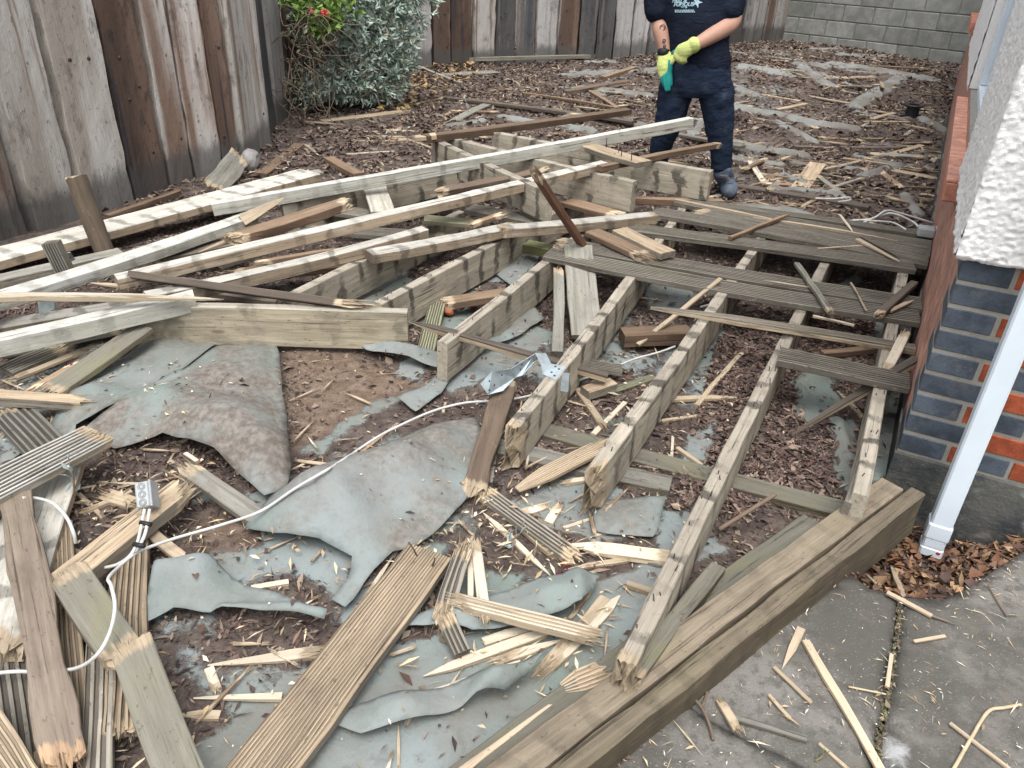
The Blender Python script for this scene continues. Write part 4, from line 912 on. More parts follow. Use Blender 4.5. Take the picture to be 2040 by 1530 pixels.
T('splinter', 'flat pale lath on the smooth membrane flap edge', 'splinter', (962, 1276), (1060, 1248), .026, .01, 'bleach', tint=1.05)
T('board', 'small fresh grooved chunk above the edge beams', 'board', (1122, 1368, .05), (1195, 1338, .05), .065, .02, 'fresh', groove=5, taper0=.05, tip=.5, end1='break', jag=.03)
T('splinter', 'pale chip bundle at the right end of the smooth membrane flap', 'splinter', (1096, 1156), (1180, 1142), .022, .01, 'bleach', end0='break', end1='break', jag=.02)
T('splinter', 'tan lath pointing right above the smooth membrane flap', 'splinter', (1130, 1131), (1252, 1112), .018, .01, 'fresh', taper0=.06)
T('splinter', 'short grooved peg touching the longest joist', 'splinter', (1248, 1160), (1306, 1178), .022, .016, 'fresh', tint=.75)
T('splinter', 'thin white lath above the broad white torn piece', 'splinter', (1122, 1050), (1238, 1014), .012, .008, 'bleach')
T('splinter', 'small pale leaf shaped chip above the broad white torn piece', 'splinter', (1176, 1070), (1232, 1046), .022, .008, 'bleach', taper0=.04, taper1=.04)
T('splinter', 'white curled chip beside the dark grooved strip', 'splinter', (1092, 1040), (1112, 1008), .03, .01, 'bleach', end1='break', jag=.03, tint=1.2)
T('splinter', 'white jagged chip above the dark grooved strip', 'splinter', (1046, 1018), (1082, 1006), .03, .01, 'bleach', end0='break', end1='break', jag=.03, tint=1.2)
T('splinter', 'white peg left of the joist with the rotten end', 'splinter', (1128, 958), (1172, 952), .02, .016, 'bleach', end0='break', end1='break', jag=.02, tint=1.15)
# between the joists
T('splinter', 'pale dagger shaped piece between the last two joists', 'splinter', (1326, 792), (1477, 789), .026, .016, 'fresh', taper1=.12, tint=1.0)
T('splinter', 'pale lath standing up behind the dagger shaped piece', 'splinter', (1388, 806), (1480, 702), .02, .016, 'fresh')
T('splinter', 'long thin lath left of the dagger shaped piece', 'splinter', (1300, 838), (1424, 822), .014, .01, 'fresh')
T('splinter', 'pale lath leaning on the joist with the rotten end', 'splinter', (1182, 864), (1245, 800), .02, .012, 'bleach')
T('stick', 'brown split stick between the two broken joists', 'stick', (1150, 772), (1198, 842), .028, .02, 'fresh', tint=.75, end1='break', jag=.04)
T('block', 'short sawn block beside the white cable, between the broken joists', 'block', (1166, 775, .05), (1222, 758, .05), .055, .04, 'tan', tint=1.1)
T('board', 'greyed strip behind the short sawn block', 'board', (1205, 782), (1300, 750), .04, .016, 'green', tint=.6)
T('splinter', 'orange lath in front of the long grey bearer', 'splinter', (1350, 890), (1416, 938), .016, .012, 'fresh')
T('splinter', 'upright thin splinter between the bearers', 'splinter', (1340, 868), (1338, 912), .010, .008, 'bleach')
T('splinter', 'pale lath on the dark mulch near the house joist', 'splinter', (1668, 776), (1725, 836), .02, .012, 'fresh', taper0=.03)
T('board', 'buried brown batten under the diagonal split batten', 'board', (1638, 700, .05), (1745, 690, .05), .035, .03, 'brown', tint=1.4)
T('board', 'short grooved offcut behind the first broken joist', 'board', (1170, 722, .06), (1240, 733, .05), .07, .022, 'grey', groove=5)
# ------------------------------------------------------------------ edge beams along the patio
EG = 'edge beams along the patio'
T('edge_beam', 'inner of the two thick edge beams bolted together along the patio', 'edge beam', (925, 1600, .105), (1777, 962, .105), .075, .12, 'edge', group=EG, tint=(1.08, 1.02, .98), wob=.005, bend=.001)
_a = P(925, 1600, .094); _b = P(1777, 962, .094); _d = (_b - _a) / np.linalg.norm(_b - _a); _n = np.array([_d[1], -_d[0], 0]) * .0705
T('edge_beam', 'outer edge beam facing the patio', 'edge beam', _a + _n, _b + _n + _d * .03, .048, .16, 'edge', group=EG, tint=(.74, .70, .66), wob=.005, bend=.001)
T('board', 'flat mossy board along the inside of the edge beams', 'board', (850, 1610, .045), (1625, 1038, .045), .085, .03, 'moss', tint=.72)
T('splinter', 'long torn pale edge along the flat mossy board', 'splinter', (915, 1540, .05), (1125, 1378, .05), .02, .012, 'fresh', taper1=.3)
T('board', 'short weathered batten wedged between the longest joist and the edge beam', 'board', (1264, 1338, .13), (1432, 1125, .07), .045, .045, 'moss', end0='break', jag=.04, tint=.85)
T('splinter', 'torn orange strip at the foot of the edge beam', 'splinter', (1500, 1222), (1620, 1166), .018, .012, 'brown', tint=1.9, taper0=.1)
T('splinter', 'torn pale strip at the foot of the edge beam', 'splinter', (1395, 1355), (1492, 1262), .022, .012, 'fresh', taper0=.08, taper1=.12, tint=.8)
T('splinter', 'thin strip parallel to the edge beam at the photo bottom', 'splinter', (1190, 1530), (1330, 1420), .012, .01, 'fresh', tint=.8)
# ------------------------------------------------------------------ the near left heap
T('board', 'silvered grooved board reaching in from the left, broken at its right end', 'board', (-90, 1005, .16), (190, 863, .15), .145, .028, 'white', groove=8, gd=.007, end1='break', jag=.03)
T('board', 'dirty grooved offcut behind the silvered board', 'board', (18, 812, .05), (108, 905, .07), .125, .028, 'greywood', groove=6, gd=.006, tint=.8, end0='break', jag=.02)
T('board', 'yellow brown split rail with a pointed end at the left edge', 'board', (-70, 778, .10), (156, 793, .09), .055, .04, 'tan', end1='break', jag=.08, tint=1.1)
T('board', 'mossy plank leaning up under the heavy header', 'board', (100, 776, .05), (285, 648, .13), .105, .022, 'moss', tint=.95, end0='break', jag=.03)
T('splinter', 'torn bark strip next to the mossy plank', 'splinter', (35, 748, .03), (160, 698, .05), .03, .012, 'fresh', tint=.8, end0='break', end1='break', jag=.06)
T('splinter', 'reddish bark strip below the torn bark strip', 'splinter', (60, 775, .03), (150, 722, .04), .03, .012, 'brown', tint=1.9, end0='break', end1='break', jag=.05)
T('board', 'wide pale plank with an orange torn end at the left edge', 'board', (100, 935, .07), (-30, 1290, .06), .17, .03, 'pale', end0='break', end1='break', jag=.09, tint=.92)
T('board', 'long dirt caked plank lying over the white cable', 'board', (28, 985, .14), (132, 1512, .09), .082, .03, 'greywood', tint=(1.0, .85, .77), end1='break', jag=.05, wob=.010)
T('board', 'fresh topped plank carrying the grey socket box', 'board', (108, 1165, .11), (352, 972, .11), .082, .045, 'tan', tint=1.2, end0='break', end1='break', jag=.07)
T('board', 'snapped mossy board whose orange break lies by the cable', 'board', (138, 1140, .165), (240, 1292, .15), .088, .03, 'moss', tint=1.0, end0='break', end1='break', jag=.03)
T('board', 'lower half of the snapped mossy board', 'board', (262, 1284, .15), (372, 1570, .09), .088, .03, 'moss', tint=1.02, end0='break', jag=.03)
T('board', 'narrow brown grooved batten beside the dirt caked plank', 'board', (122, 1040, .05), (152, 1450, .04), .052, .03, 'tan', groove=4, tint=.9)
T('board', 'half dark half fresh grooved board ending in a ragged break', 'board', (262, 1040, .05), (240, 1455, .05), .095, .028, 'tan', groove=6, gd=.006, end1='break', jag=.02, tint=.95)
T('board', 'dark splintered grooved board left of the ragged break', 'board', (200, 1230, .05), (190, 1580, .05), .062, .028, 'grey', groove=3, gd=.006, tint=1.6, end0='break', jag=.08)
T('board', 'dark grooved board under the cable at the left edge', 'board', (12, 1190, .03), (66, 1520, .03), .13, .028, 'grey', groove=6, gd=.006, tint=1.0, end1='break', jag=.05)
T('board', 'tan batten cut by the bottom left corner', 'board', (-50, 1400, .10), (70, 1590, .08), .065, .03, 'tan', groove=5, tint=1.15)
T('board', 'grey snapped board with a fresh torn left tip beside the membrane', 'board', (372, 930, .10), (524, 1034, .04), .066, .024, 'greywood', tint=1.05, end0='break', jag=.05)
T('splinter', 'fresh lath pointing at the curled membrane flap', 'splinter', (298, 1056, .05), (424, 1150, .07), .034, .014, 'fresh', taper1=.08)
T('splinter', 'pale torn lath left of the tan deck board', 'splinter', (413, 1322), (628, 1296), .034, .014, 'bleach', taper0=.2, end1='break', jag=.05, tint=.9)
T('splinter', 'second pale lath left of the tan deck board', 'splinter', (385, 1388), (562, 1384), .02, .012, 'bleach', taper0=.15, tint=.9)
T('splinter', 'short lath touching the lower half of the snapped board', 'splinter', (355, 1420), (438, 1424), .022, .012, 'fresh', taper0=.04)
T('splinter', 'pale torn chip in the dirt left of the two laths', 'splinter', (414, 1330), (430, 1368), .024, .01, 'bleach', end1='break', jag=.02, tint=1.1)
T('splinter', 'short pale lath on the dirt behind the curled membrane flap', 'splinter', (500, 1170), (575, 1158), .018, .012, 'bleach')
T('splinter', 'orange splinters at the torn end of the grey snapped board', 'splinter', (180, 1012), (260, 975), .02, .012, 'fresh', end0='break', jag=.04)
T('splinter', 'thin lath behind the fresh topped plank', 'splinter', (155, 982), (205, 1030), .014, .012, 'fresh', tint=.85)
T('splinter', 'cracked fibre strip behind the fresh topped plank', 'splinter', (215, 985), (262, 1000), .05, .016, 'fresh', end0='break', end1='break', jag=.04)
T('splinter', 'tan knotty chunk on the pale membrane strip', 'splinter', (338, 728), (376, 694), .03, .014, 'tan', tint=1.3, taper0=.03)
T('splinter', 'small square chip on the pale membrane strip', 'splinter', (204, 764), (220, 764), .04, .006, 'tan', tint=1.1)
T('splinter', 'thin upright lath on the pale membrane strip', 'splinter', (324, 704), (322, 744), .008, .006, 'bleach')
T('splinter', 'grey split lath on the pale membrane strip', 'splinter', (310, 708), (385, 680), .016, .01, 'greywood', tint=1.3)
T('splinter', 'orange torn pieces under the header', 'splinter', (392, 666), (462, 674), .05, .012, 'fresh', end0='break', end1='break', jag=.04, tint=.85)
T('splinter', 'thin brown lath on the soil patch by the cable', 'splinter', (720, 900), (792, 842), .012, .008, 'brown', tint=1.8)
T('splinter', 'small pale chip at the fold of the big dirty sheet', 'splinter', (368, 902, .08), (392, 918, .08), .014, .006, 'bleach')
# patio splinters
T('splinter', 'longest pale lath on the patio, running out of the photo', 'splinter', (1607, 1274), (1768, 1552), .021, .010, 'fresh', tint=1.15)
T('splinter', 'leaf shaped pale splinter beside the longest lath', 'splinter', (1557, 1333), (1596, 1250), .022, .006, 'fresh', taper0=.10, tip=.1)
T('splinter', 'thin lath crossing the patio joint near the leaf filled gap', 'splinter', (1723, 1140), (1828, 1252), .010, .007, 'fresh', taper1=.05)
T('splinter', 'lath with a dark tail lying at the mouth of the leaf filled gap', 'splinter', (1768, 1178), (1857, 1226), .014, .008, 'fresh')
T('splinter', 'dark tail of the lath at the leaf filled gap', 'splinter', (1855, 1226), (1906, 1244), .008, .006, 'dark', taper1=.05, tint=1.6)
T('splinter', 'short forked splinter standing at the head of the patio joint', 'splinter', (1779, 1128), (1802, 1196), .016, .008, 'fresh', taper1=.05, tint=.9)
T('splinter', 'thin reddish lath lower left of the longest patio lath', 'splinter', (1542, 1328), (1618, 1399), .010, .007, 'fresh', tint=.85)
T('splinter', 'pale chunk at the left end of the dark patio stick', 'splinter', (1437, 1398), (1466, 1446), .022, .012, 'fresh', end0='break', end1='break', jag=.02)
T('stick', 'dark stick lying on the patio beside the pale chunk', 'stick', (1464, 1426), (1608, 1470), .014, .010, 'greywood', tint=.9)
T('splinter', 'split pair of slivers on the patio above the dark stick', 'splinter', (1532, 1383), (1576, 1430), .010, .006, 'fresh', tint=.85)
T('splinter', 'short straight lath right of the patio joint', 'splinter', (1820, 1276), (1884, 1266), .009, .006, 'fresh')
T('splinter', 'pale lath lying in the patio joint', 'splinter', (1778, 1302), (1770, 1368), .010, .006, 'fresh')
T('splinter', 'lath crossing the bent twig near the right photo edge', 'splinter', (1893, 1440), (2012, 1532), .010, .006, 'fresh', tint=.85)
T('splinter', 'thin lath at the bottom of the patio, left of the longest lath', 'splinter', (1632, 1480), (1694, 1532), .009, .006, 'fresh')
T('splinter', 'pale lath across the foot of the outer edge beam', 'splinter', (1640, 1152), (1664, 1167), .010, .006, 'fresh')
# far field pieces picked out in the photo
FARG = None
def far(label, u0, v0, u1, v1, w=.05, h=.02, mat='tan', cat='board', name='board', **kw):
    T(name, label, cat, (u0, v0), (u1, v1), w, h, mat, **kw)
far('tan board lying on the dirt behind the deck boards', 1592, 377, 1630, 324, .135, .02, 'tan', tint=1.25)
far('pale short lath standing out behind the worker boot', 1494, 320, 1524, 366, .05, .015, 'bleach')
far('thin lath crossing the pale short lath', 1498, 366, 1720, 318, .03, .02, 'fresh', tint=.85, taper0=.2)
far('long dark plank behind the deck boards', 1452, 366, 1732, 410, .085, .035, 'dark', tint=1.1)
far('dark grooved plank beyond the boot', 1460, 278, 1530, 294, .09, .025, 'grey', tint=1.1)
far('grey plank running past the boot toward the house', 1330, 262, 1480, 290, .08, .025, 'grey', tint=.9)
far('long yellow pole beside the worker', 1464, 177, 1595, 200, .06, .03, 'tan', tint=1.25)
far('short yellow length crossing the end of the long yellow pole', 1548, 217, 1606, 205, .06, .03, 'tan', tint=1.25)
far('pale ended dark batten in the middle of the far yard', 1582, 290, 1792, 292, .05, .03, 'dark', tint=1.6)
far('tan split lath near the house, upper of two', 1728, 316, 1836, 288, .06, .025, 'tan', tint=1.2)
far('tan split lath near the house, lower of two', 1680, 314, 1836, 336, .05, .02, 'tan', tint=1.1)
far('dark batten tucked under the tan split laths', 1670, 330, 1760, 310, .05, .02, 'brown', tint=.9)
far('orange twisted piece far behind the worker', 1634, 154, 1742, 152, .09, .04, 'fresh', end0='break', jag=.1, tint=.85)
far('orange stick left of the black collar', 1718, 241, 1812, 242, .05, .02, 'fresh', tint=.75)
far('tan piece pointing at the black collar', 1736, 236, 1782, 224, .06, .03, 'tan', tint=1.1)
far('thin pale lath in the far yard right of the yellow poles', 1612, 190, 1692, 204, .03, .015, 'bleach', tint=.8)
far('brown plank lying left of the pile near the fence', 640, 240, 795, 222, .11, .03, 'tan', tint=.95, end1='break', jag=.15)
far('long dark plank across the dirt in front of the far fence', 862, 190, 1262, 240, .085, .03, 'dark', tint=1.25)
far('brown batten meeting the long dark plank at an angle', 1042, 184, 1222, 212, .05, .03, 'brown', tint=1.2)
far('thin brown batten closing the angle by the worker', 1168, 176, 1230, 214, .05, .03, 'brown', tint=1.4)
far('grey split board between the pile and the long dark plank', 905, 240, 970, 207, .10, .02, 'greywood', tint=1.1)
far('rounded grey log at the back fence', 1125, 180, 1250, 160, .10, .05, 'rot', wob=.02, tint=1.2)
far('grey curved board at the foot of the far fence', 868, 150, 990, 142, .2, .03, 'greywood', tint=1.1)
far('old grey pole leaning into the far leaf litter', 822, 126, 918, 164, .05, .04, 'greywood', tint=1.4)
far('fallen pale rail along the foot of the far fence', 845, 118, 1215, 108, .05, .05, 'greywood', tint=1.2)
far('brown block of wood behind the worker, left', 1200, 152, 1265, 132, .08, .05, 'brown', tint=1.5)
far('brown plank lying by the left fence foot', 520, 345, 595, 285, .09, .03, 'brown', tint=1.0)
far('grey plank end poking out left of the stacked joists', 655, 312, 716, 345, .09, .04, 'brown', tint=1.3)
far('pale thin lath left of the pile', 690, 306, 785, 300, .02, .012, 'bleach', tint=.8)
far('fallen batten along the foot of the left fence', 212, 428, 356, 378, .04, .04, 'brown', tint=1.0)
far('brown flat scrap under the wide pale board, at its far end', 560, 352, 640, 340, .09, .02, 'greywood', tint=1.3)

# ------------------------------------------------------------------ the worker
MAN0 = np.array([1.30, 5.62, 0]); _va = math.atan2(1.33, 5.62)
MN = np.array([math.sin(_va), math.cos(_va), 0]); MX = np.array([math.cos(_va), -math.sin(_va), 0])
def JP(u, v, d=0.0):
    r = ray(u, v); t = ((MAN0 - d * MN - EYE) @ MN) / (r @ MN); return EYE + t * r
def tubeVF(pts, rad, ns=12, sub=4, flat=1.0, fold=0.0):
    """limb with rounded ends; flat squeezes it along the viewing direction"""
    P_ = catmull(pts, sub); rr = catmull([np.array([r, 0, 0.]) for r in rad], sub); rr = [max(.003, r[0]) for r in rr]
    t0 = P_[0] - P_[1]; t0 /= np.linalg.norm(t0); t1 = P_[-1] - P_[-2]; t1 /= np.linalg.norm(t1)
    P2 = [P_[0] + t0 * rr[0] * .75, P_[0] + t0 * rr[0] * .45] + P_ + [P_[-1] + t1 * rr[-1] * .45, P_[-1] + t1 * rr[-1] * .75]
    r2 = [rr[0] * .35, rr[0] * .8] + rr + [rr[-1] * .8, rr[-1] * .35]
    V = []; F = []
    for i, p in enumerate(P2):
        t = P2[min(i + 1, len(P2) - 1)] - P2[max(i - 1, 0)]; t = t / np.linalg.norm(t)
        a = np.cross(t, MN); 
        if np.linalg.norm(a) < .15: a = np.cross(t, np.array([0, 0, 1.]))
        a /= np.linalg.norm(a); b = np.cross(a, t)
        for k in range(ns):
            an = 2 * math.pi * k / ns; q_ = 1 + (fold * 2 * (float(vnoise(i * .55 + math.cos(an) * 1.1 + p[0] * 3, i * .9 + math.sin(an) * .6)) - .5) if fold else 0)
            V.append(p + q_ * r2[i] * (math.cos(an) * a + flat * math.sin(an) * b))
    for i in range(len(P2) - 1):
        for k in range(ns): F.append((i * ns + k, i * ns + (k + 1) % ns, (i + 1) * ns + (k + 1) % ns, (i + 1) * ns + k))
    F.append(tuple(range(ns))[::-1]); F.append(tuple((len(P2) - 1) * ns + k for k in range(ns)))
    return V, F
def ringsVF(rings, ns=24):
    V = []; F = []
    for c, rx, ry in rings:
        for k in range(ns):
            an = 2 * math.pi * k / ns; ca, sa = math.cos(an), math.sin(an)
            V.append(c + MX * rx * np.sign(ca) * abs(ca) ** .85 + MN * ry * np.sign(sa) * abs(sa) ** .85)
    for i in range(len(rings) - 1):
        for k in range(ns): F.append((i * ns + k, i * ns + (k + 1) % ns, (i + 1) * ns + (k + 1) % ns, (i + 1) * ns + k))
    F.append(tuple(range(ns))[::-1]); F.append(tuple((len(rings) - 1) * ns + k for k in range(ns)))
    return V, F
def join(parts):
    V = []; F = []
    for v, f in parts:
        o = len(V); V += list(v); F += [tuple(i + o for i in q) for q in f]
    return V, F
def figure(name, parts, mat, parent, voxel=.012, smooth=5, wr=0.0, wsize=.1):
    V, F = join(parts); V = [v - PB for v in V]
    me = npmesh(name, V, F); bm = bmesh.new(); bm.from_mesh(me); bmesh.ops.recalc_face_normals(bm, faces=bm.faces); bm.to_mesh(me); bm.free()
    o = link(name, me, M[mat], parent)
    r = o.modifiers.new('skin', 'REMESH'); r.mode = 'VOXEL'; r.voxel_size = voxel; r.use_smooth_shade = True
    sm = o.modifiers.new('smooth', 'SMOOTH'); sm.iterations = smooth; sm.factor = .5
    if wr:
        tx = bpy.data.textures.new(name + '_folds', 'CLOUDS'); tx.noise_scale = wsize; tx.noise_depth = 2
        d = o.modifiers.new('folds', 'DISPLACE'); d.texture = tx; d.strength = wr; d.mid_level = .5; d.texture_coords = 'LOCAL'
    return o
M['skin'] = plain('skin', (.44, .255, .19), .55, .12, 30)
def cloth(name, col, dust=None):
    g = N(name); ob = g.obj(False); w = g.noise(ob, 260, 2, .5); b = g.noise(ob, 5, 5, .65); f = g.noise(g.scale(ob, (9, 9, 26)), 1.0, 4, .6, 1.5)
    c = g.mix(g.ramp(b, .35, .7), col, tuple(x * 1.5 + .004 for x in col))
    if dust: c = g.mix(g.math('MULTIPLY', g.ramp(g.noise(ob, 7, 6, .7), .54, .74), dust[3]), c, dust[:3])
    g.l(c, g.b.inputs['Base Color']); g.bump(g.math('ADD', g.math('MULTIPLY', w, .25), g.math('MULTIPLY', f, 1.4)), .7, .012); g.b.inputs['Roughness'].default_value = .9
    g.b.inputs['Specular IOR Level'].default_value = .1; return g.m
M['tee'] = cloth('navy_jersey', (.009, .0125, .024)); M['trouser'] = cloth('dusty_navy_canvas', (.013, .021, .040), (.085, .10, .125, .55))
M['boot'] = cloth('dusty_boot', (.075, .095, .13), (.19, .2, .21, .6)); M['gyellow'] = cloth('yellow_knit_glove', (.42, .47, .17), (.30, .31, .14, .5))
M['gteal'] = plain('teal_glove_palm', (.012, .27, .235), .55, .25, 30); M['lace'] = plain('boot_lace', (.16, .17, .18), .8, .2); M['ink'] = plain('tattoo_ink', (.085, .06, .06), .6, .1)
M['print'] = plain('pale_blue_print', (.36, .53, .60), .7, .1); M['strap'] = plain('black_strap', (.012, .012, .014), .5, .1); M['hair'] = plain('dark_hair', (.03, .02, .015), .7, .3, 60)
PB = np.array([*MAN0[:2], 0.0])
man = empty('person', tuple(PB)); tag(man, 'person in navy T-shirt and dusty trousers pulling on yellow and teal work gloves', 'person')
# the body: one continuous surface
headc = JP(1388, -150, .03)
body_parts = [ringsVF([(JP(1388, 160), .15, .10), (JP(1389, 110), .165, .105), (JP(1390, 60), .165, .105), (JP(1388, 0), .19, .115), (JP(1387, -45), .185, .10), (JP(1387, -72), .10, .075), (JP(1387, -84), .06, .06)]),
    tubeVF([JP(1387, -75), JP(1387, -112, .01)], [.06, .056]),
    tubeVF([JP(1327, -52), JP(1312, -5, .0), JP(1313, 42, .02), JP(1317, 62, .05), JP(1324, 103, .09), JP(1325, 118, .10)], [.062, .055, .052, .058, .038, .036]),
    tubeVF([JP(1449, -52), JP(1461, -8, -.01), JP(1461, 40, .03), JP(1436, 60, .10), JP(1388, 88, .20), JP(1381, 92, .207)], [.062, .056, .054, .058, .040, .028]),
    tubeVF([JP(1420, 160), JP(1437, 250), JP(1438, 335), JP(1438, 345)], [.085, .065, .045, .04]),
    tubeVF([JP(1352, 160), JP(1333, 240), JP(1315, 315, -.08), JP(1312, 335, -.1)], [.085, .065, .045, .04]),
    ringsVF([(headc + np.array([0, 0, z]), rx, ry) for z, rx, ry in [(-.115, .035, .04), (-.10, .052, .062), (-.06, .066, .082), (0, .075, .095), (.06, .074, .095), (.10, .058, .075), (.12, .03, .04)]]),
    tubeVF([headc + np.array([0, 0, .01]) - MN * .088, headc + np.array([0, 0, -.035]) - MN * .108], [.010, .016]),
    tubeVF([headc + MX * .074 + np.array([0, 0, .02]), headc + MX * .076 - np.array([0, 0, .03])], [.014, .012]), tubeVF([headc - MX * .074 + np.array([0, 0, .02]), headc - MX * .076 - np.array([0, 0, .03])], [.014, .012])]
figure('body', body_parts, 'skin', man, .011, 4)
figure('hair', [ringsVF([(headc + np.array([0, 0, z]) + MN * off, rx, ry) for z, rx, ry, off in [(.0, .078, .07, .035), (.05, .082, .085, .02), (.09, .075, .09, .005), (.125, .05, .06, .005), (.137, .02, .025, 0)]])], 'hair', man, .01, 3)
for sx in (-.032, .032):
    figure('eye', [tubeVF([headc + MX * sx - MN * .082 + np.array([0, 0, .018]), headc + MX * (sx + .004) - MN * .083 + np.array([0, 0, .018])], [.011, .011], 8)], 'strap', man, .004, 2)
figure('mouth', [tubeVF([headc - MX * .022 - MN * .079 + np.array([0, 0, -.066]), headc - MN * .084 + np.array([0, 0, -.068]), headc + MX * .022 - MN * .079 + np.array([0, 0, -.066])], [.005, .007, .005], 8)], 'skin', man, .004, 2).color = (.75, .5, .5, 1)
tee = figure('t_shirt', [ringsVF([(JP(1393, 136), .208, .142), (JP(1392, 118), .214, .146), (JP(1390, 80), .210, .145), (JP(1388, 30), .222, .148), (JP(1387, -15), .232, .145), (JP(1387, -45), .212, .122), (JP(1387, -66), .14, .09), (JP(1387, -78), .085, .075)]),
    tubeVF([JP(1340, -48), JP(1318, -35), JP(1309, 0), JP(1309, 26, .01)], [.085, .092, .088, .088], 14), tubeVF([JP(1435, -48), JP(1455, -36), JP(1457, 0), JP(1453, 24, .03)], [.085, .094, .092, .090], 14)], 'tee', man, .011, 4, .022, .11)
figure('trousers', [ringsVF([(JP(1392, 112), .200, .130), (JP(1390, 130), .222, .145), (JP(1387, 155), .238, .150), (JP(1386, 178), .228, .145), (JP(1385, 190), .15, .12)]),
    tubeVF([JP(1424, 170), JP(1430, 215), JP(1434, 262), JP(1437, 300), JP(1437, 322), JP(1437, 334)], [.122, .112, .094, .078, .071, .074], 20, 6, 1.0, .06),
    tubeVF([JP(1347, 170), JP(1340, 215), JP(1328, 258, -.02), JP(1317, 290, -.05), JP(1312, 320, -.08), JP(1311, 334, -.1)], [.122, .112, .094, .080, .072, .074], 20, 6, 1.0, .06)], 'trouser', man, .009, 2, .014, .06)
def boot(ankle, heel, toe):
    up = np.array([0, 0, 1.]); d = toe - heel; d = d / np.linalg.norm(d)
    parts = [tubeVF([ankle + up * .03, ankle, heel + up * .085 + d * .03], [.066, .066, .064], 14), tubeVF([heel + up * .045, heel + up * .06 + d * .09, toe + up * .050 - d * .05, toe + up * .042 - d * .012], [.052, .060, .060, .050], 14)]
    o = figure('boot', parts, 'boot', man, .008, 2, .006, .03)
    w_ = np.array([-d[1], d[0], 0]); n_ = 18; out = [heel + d * (.11 * math.cos(t) + .125) + w_ * .058 * math.sin(t) * (1 + .12 * math.cos(t)) for t in np.linspace(0, 2 * math.pi, n_, endpoint=False)]
    V = [q - PB + up * z for z in (.002, .026) for q in out]; F = [(k, (k + 1) % n_, n_ + (k + 1) % n_, n_ + k) for k in range(n_)] + [tuple(range(n_))[::-1], tuple(range(n_, 2 * n_))]
    link('boot_sole', npmesh('boot_sole', V, F), M['strap'], man)
    for k in range(4):
        c = ankle * (1 - k / 4) + (heel + d * .17 + up * .105) * (k / 4) - PB + d * .072 ; link('boot_lace', npmesh('boot_lace', *tubeVF([c - w_ * .028, c + d * .012 + up * .006, c + w_ * .028], [.0035, .0035, .0035], 6, 3), smooth=True), M['lace'], man)
    return o
g0 = P(1440, 384, 0.0)
boot(JP(1439, 345), g0 + MN * .13, g0 - MN * .13 + MX * .05)
g1 = JP(1310, 378, -.1); g1[2] = 0.0
boot(JP(1312, 346, -.1), g1 + MN * .10, g1 - MN * .16 - MX * .04)
# hanging glove: four fingers of unequal length, thumb tucked to the side
def fingers(spec): return [tubeVF([np.array(a) for a in pts], r, 8, 3) for pts, r in spec]
lh = [tubeVF([JP(1323, 104, .10), JP(1323, 116, .11), JP(1323, 132, .12), JP(1325, 150, .13)], [.040, .044, .050, .044], 14, 4, .62),
      tubeVF([JP(1336, 110, .10), JP(1341, 118, .12), JP(1337, 127, .14)], [.020, .020, .014], 8, 3)]
figure('glove', lh, 'gyellow', man, .006, 3)
lf = fingers([([JP(1317, 146, .13), JP(1320, 160, .14), JP(1325, 172, .15)], [.016, .015, .012]), ([JP(1323, 148, .14), JP(1325, 165, .155), JP(1328, 180, .165)], [.017, .016, .012]),
      ([JP(1329, 146, .145), JP(1331, 164, .16), JP(1333, 179, .165)], [.017, .016, .012]), ([JP(1334, 142, .14), JP(1336, 156, .155), JP(1337, 169, .16)], [.016, .015, .012]), ([JP(1334, 122, .13), JP(1335, 134, .14), JP(1333, 148, .145)], [.014, .018, .017])])
figure('glove_fingers', lf, 'gteal', man, .005, 2)
rh = [tubeVF([JP(1386, 88, .20), JP(1374, 95, .215), JP(1360, 103, .225), JP(1351, 110, .22)], [.046, .046, .052, .040], 14, 4, .7),
      tubeVF([JP(1384, 89, .20), JP(1381, 90, .205)], [.052, .052], 14)] + fingers([
      ([JP(1350, 106, .23), JP(1345, 113, .235), JP(1349, 118, .20)], [.017, .016, .013]), ([JP(1354, 110, .235), JP(1350, 118, .24), JP(1354, 123, .205)], [.017, .016, .013]),
      ([JP(1359, 112, .235), JP(1357, 121, .24), JP(1361, 125, .21)], [.017, .016, .013]), ([JP(1365, 112, .23), JP(1364, 120, .235), JP(1366, 123, .21)], [.015, .014, .012])])
figure('glove', rh, 'gyellow', man, .006, 2)
figure('glove_thumb', fingers([([JP(1352, 101, .21), JP(1345, 103, .20), JP(1339, 106, .17)], [.016, .015, .012])]), 'gteal', man, .005, 2)
st_ = JP(1322, 104, .09); figure('wrist_strap', [tubeVF([JP(1321, 102, .09), JP(1323, 107, .095)], [.043, .043], 16)], 'strap', man, .006, 1)
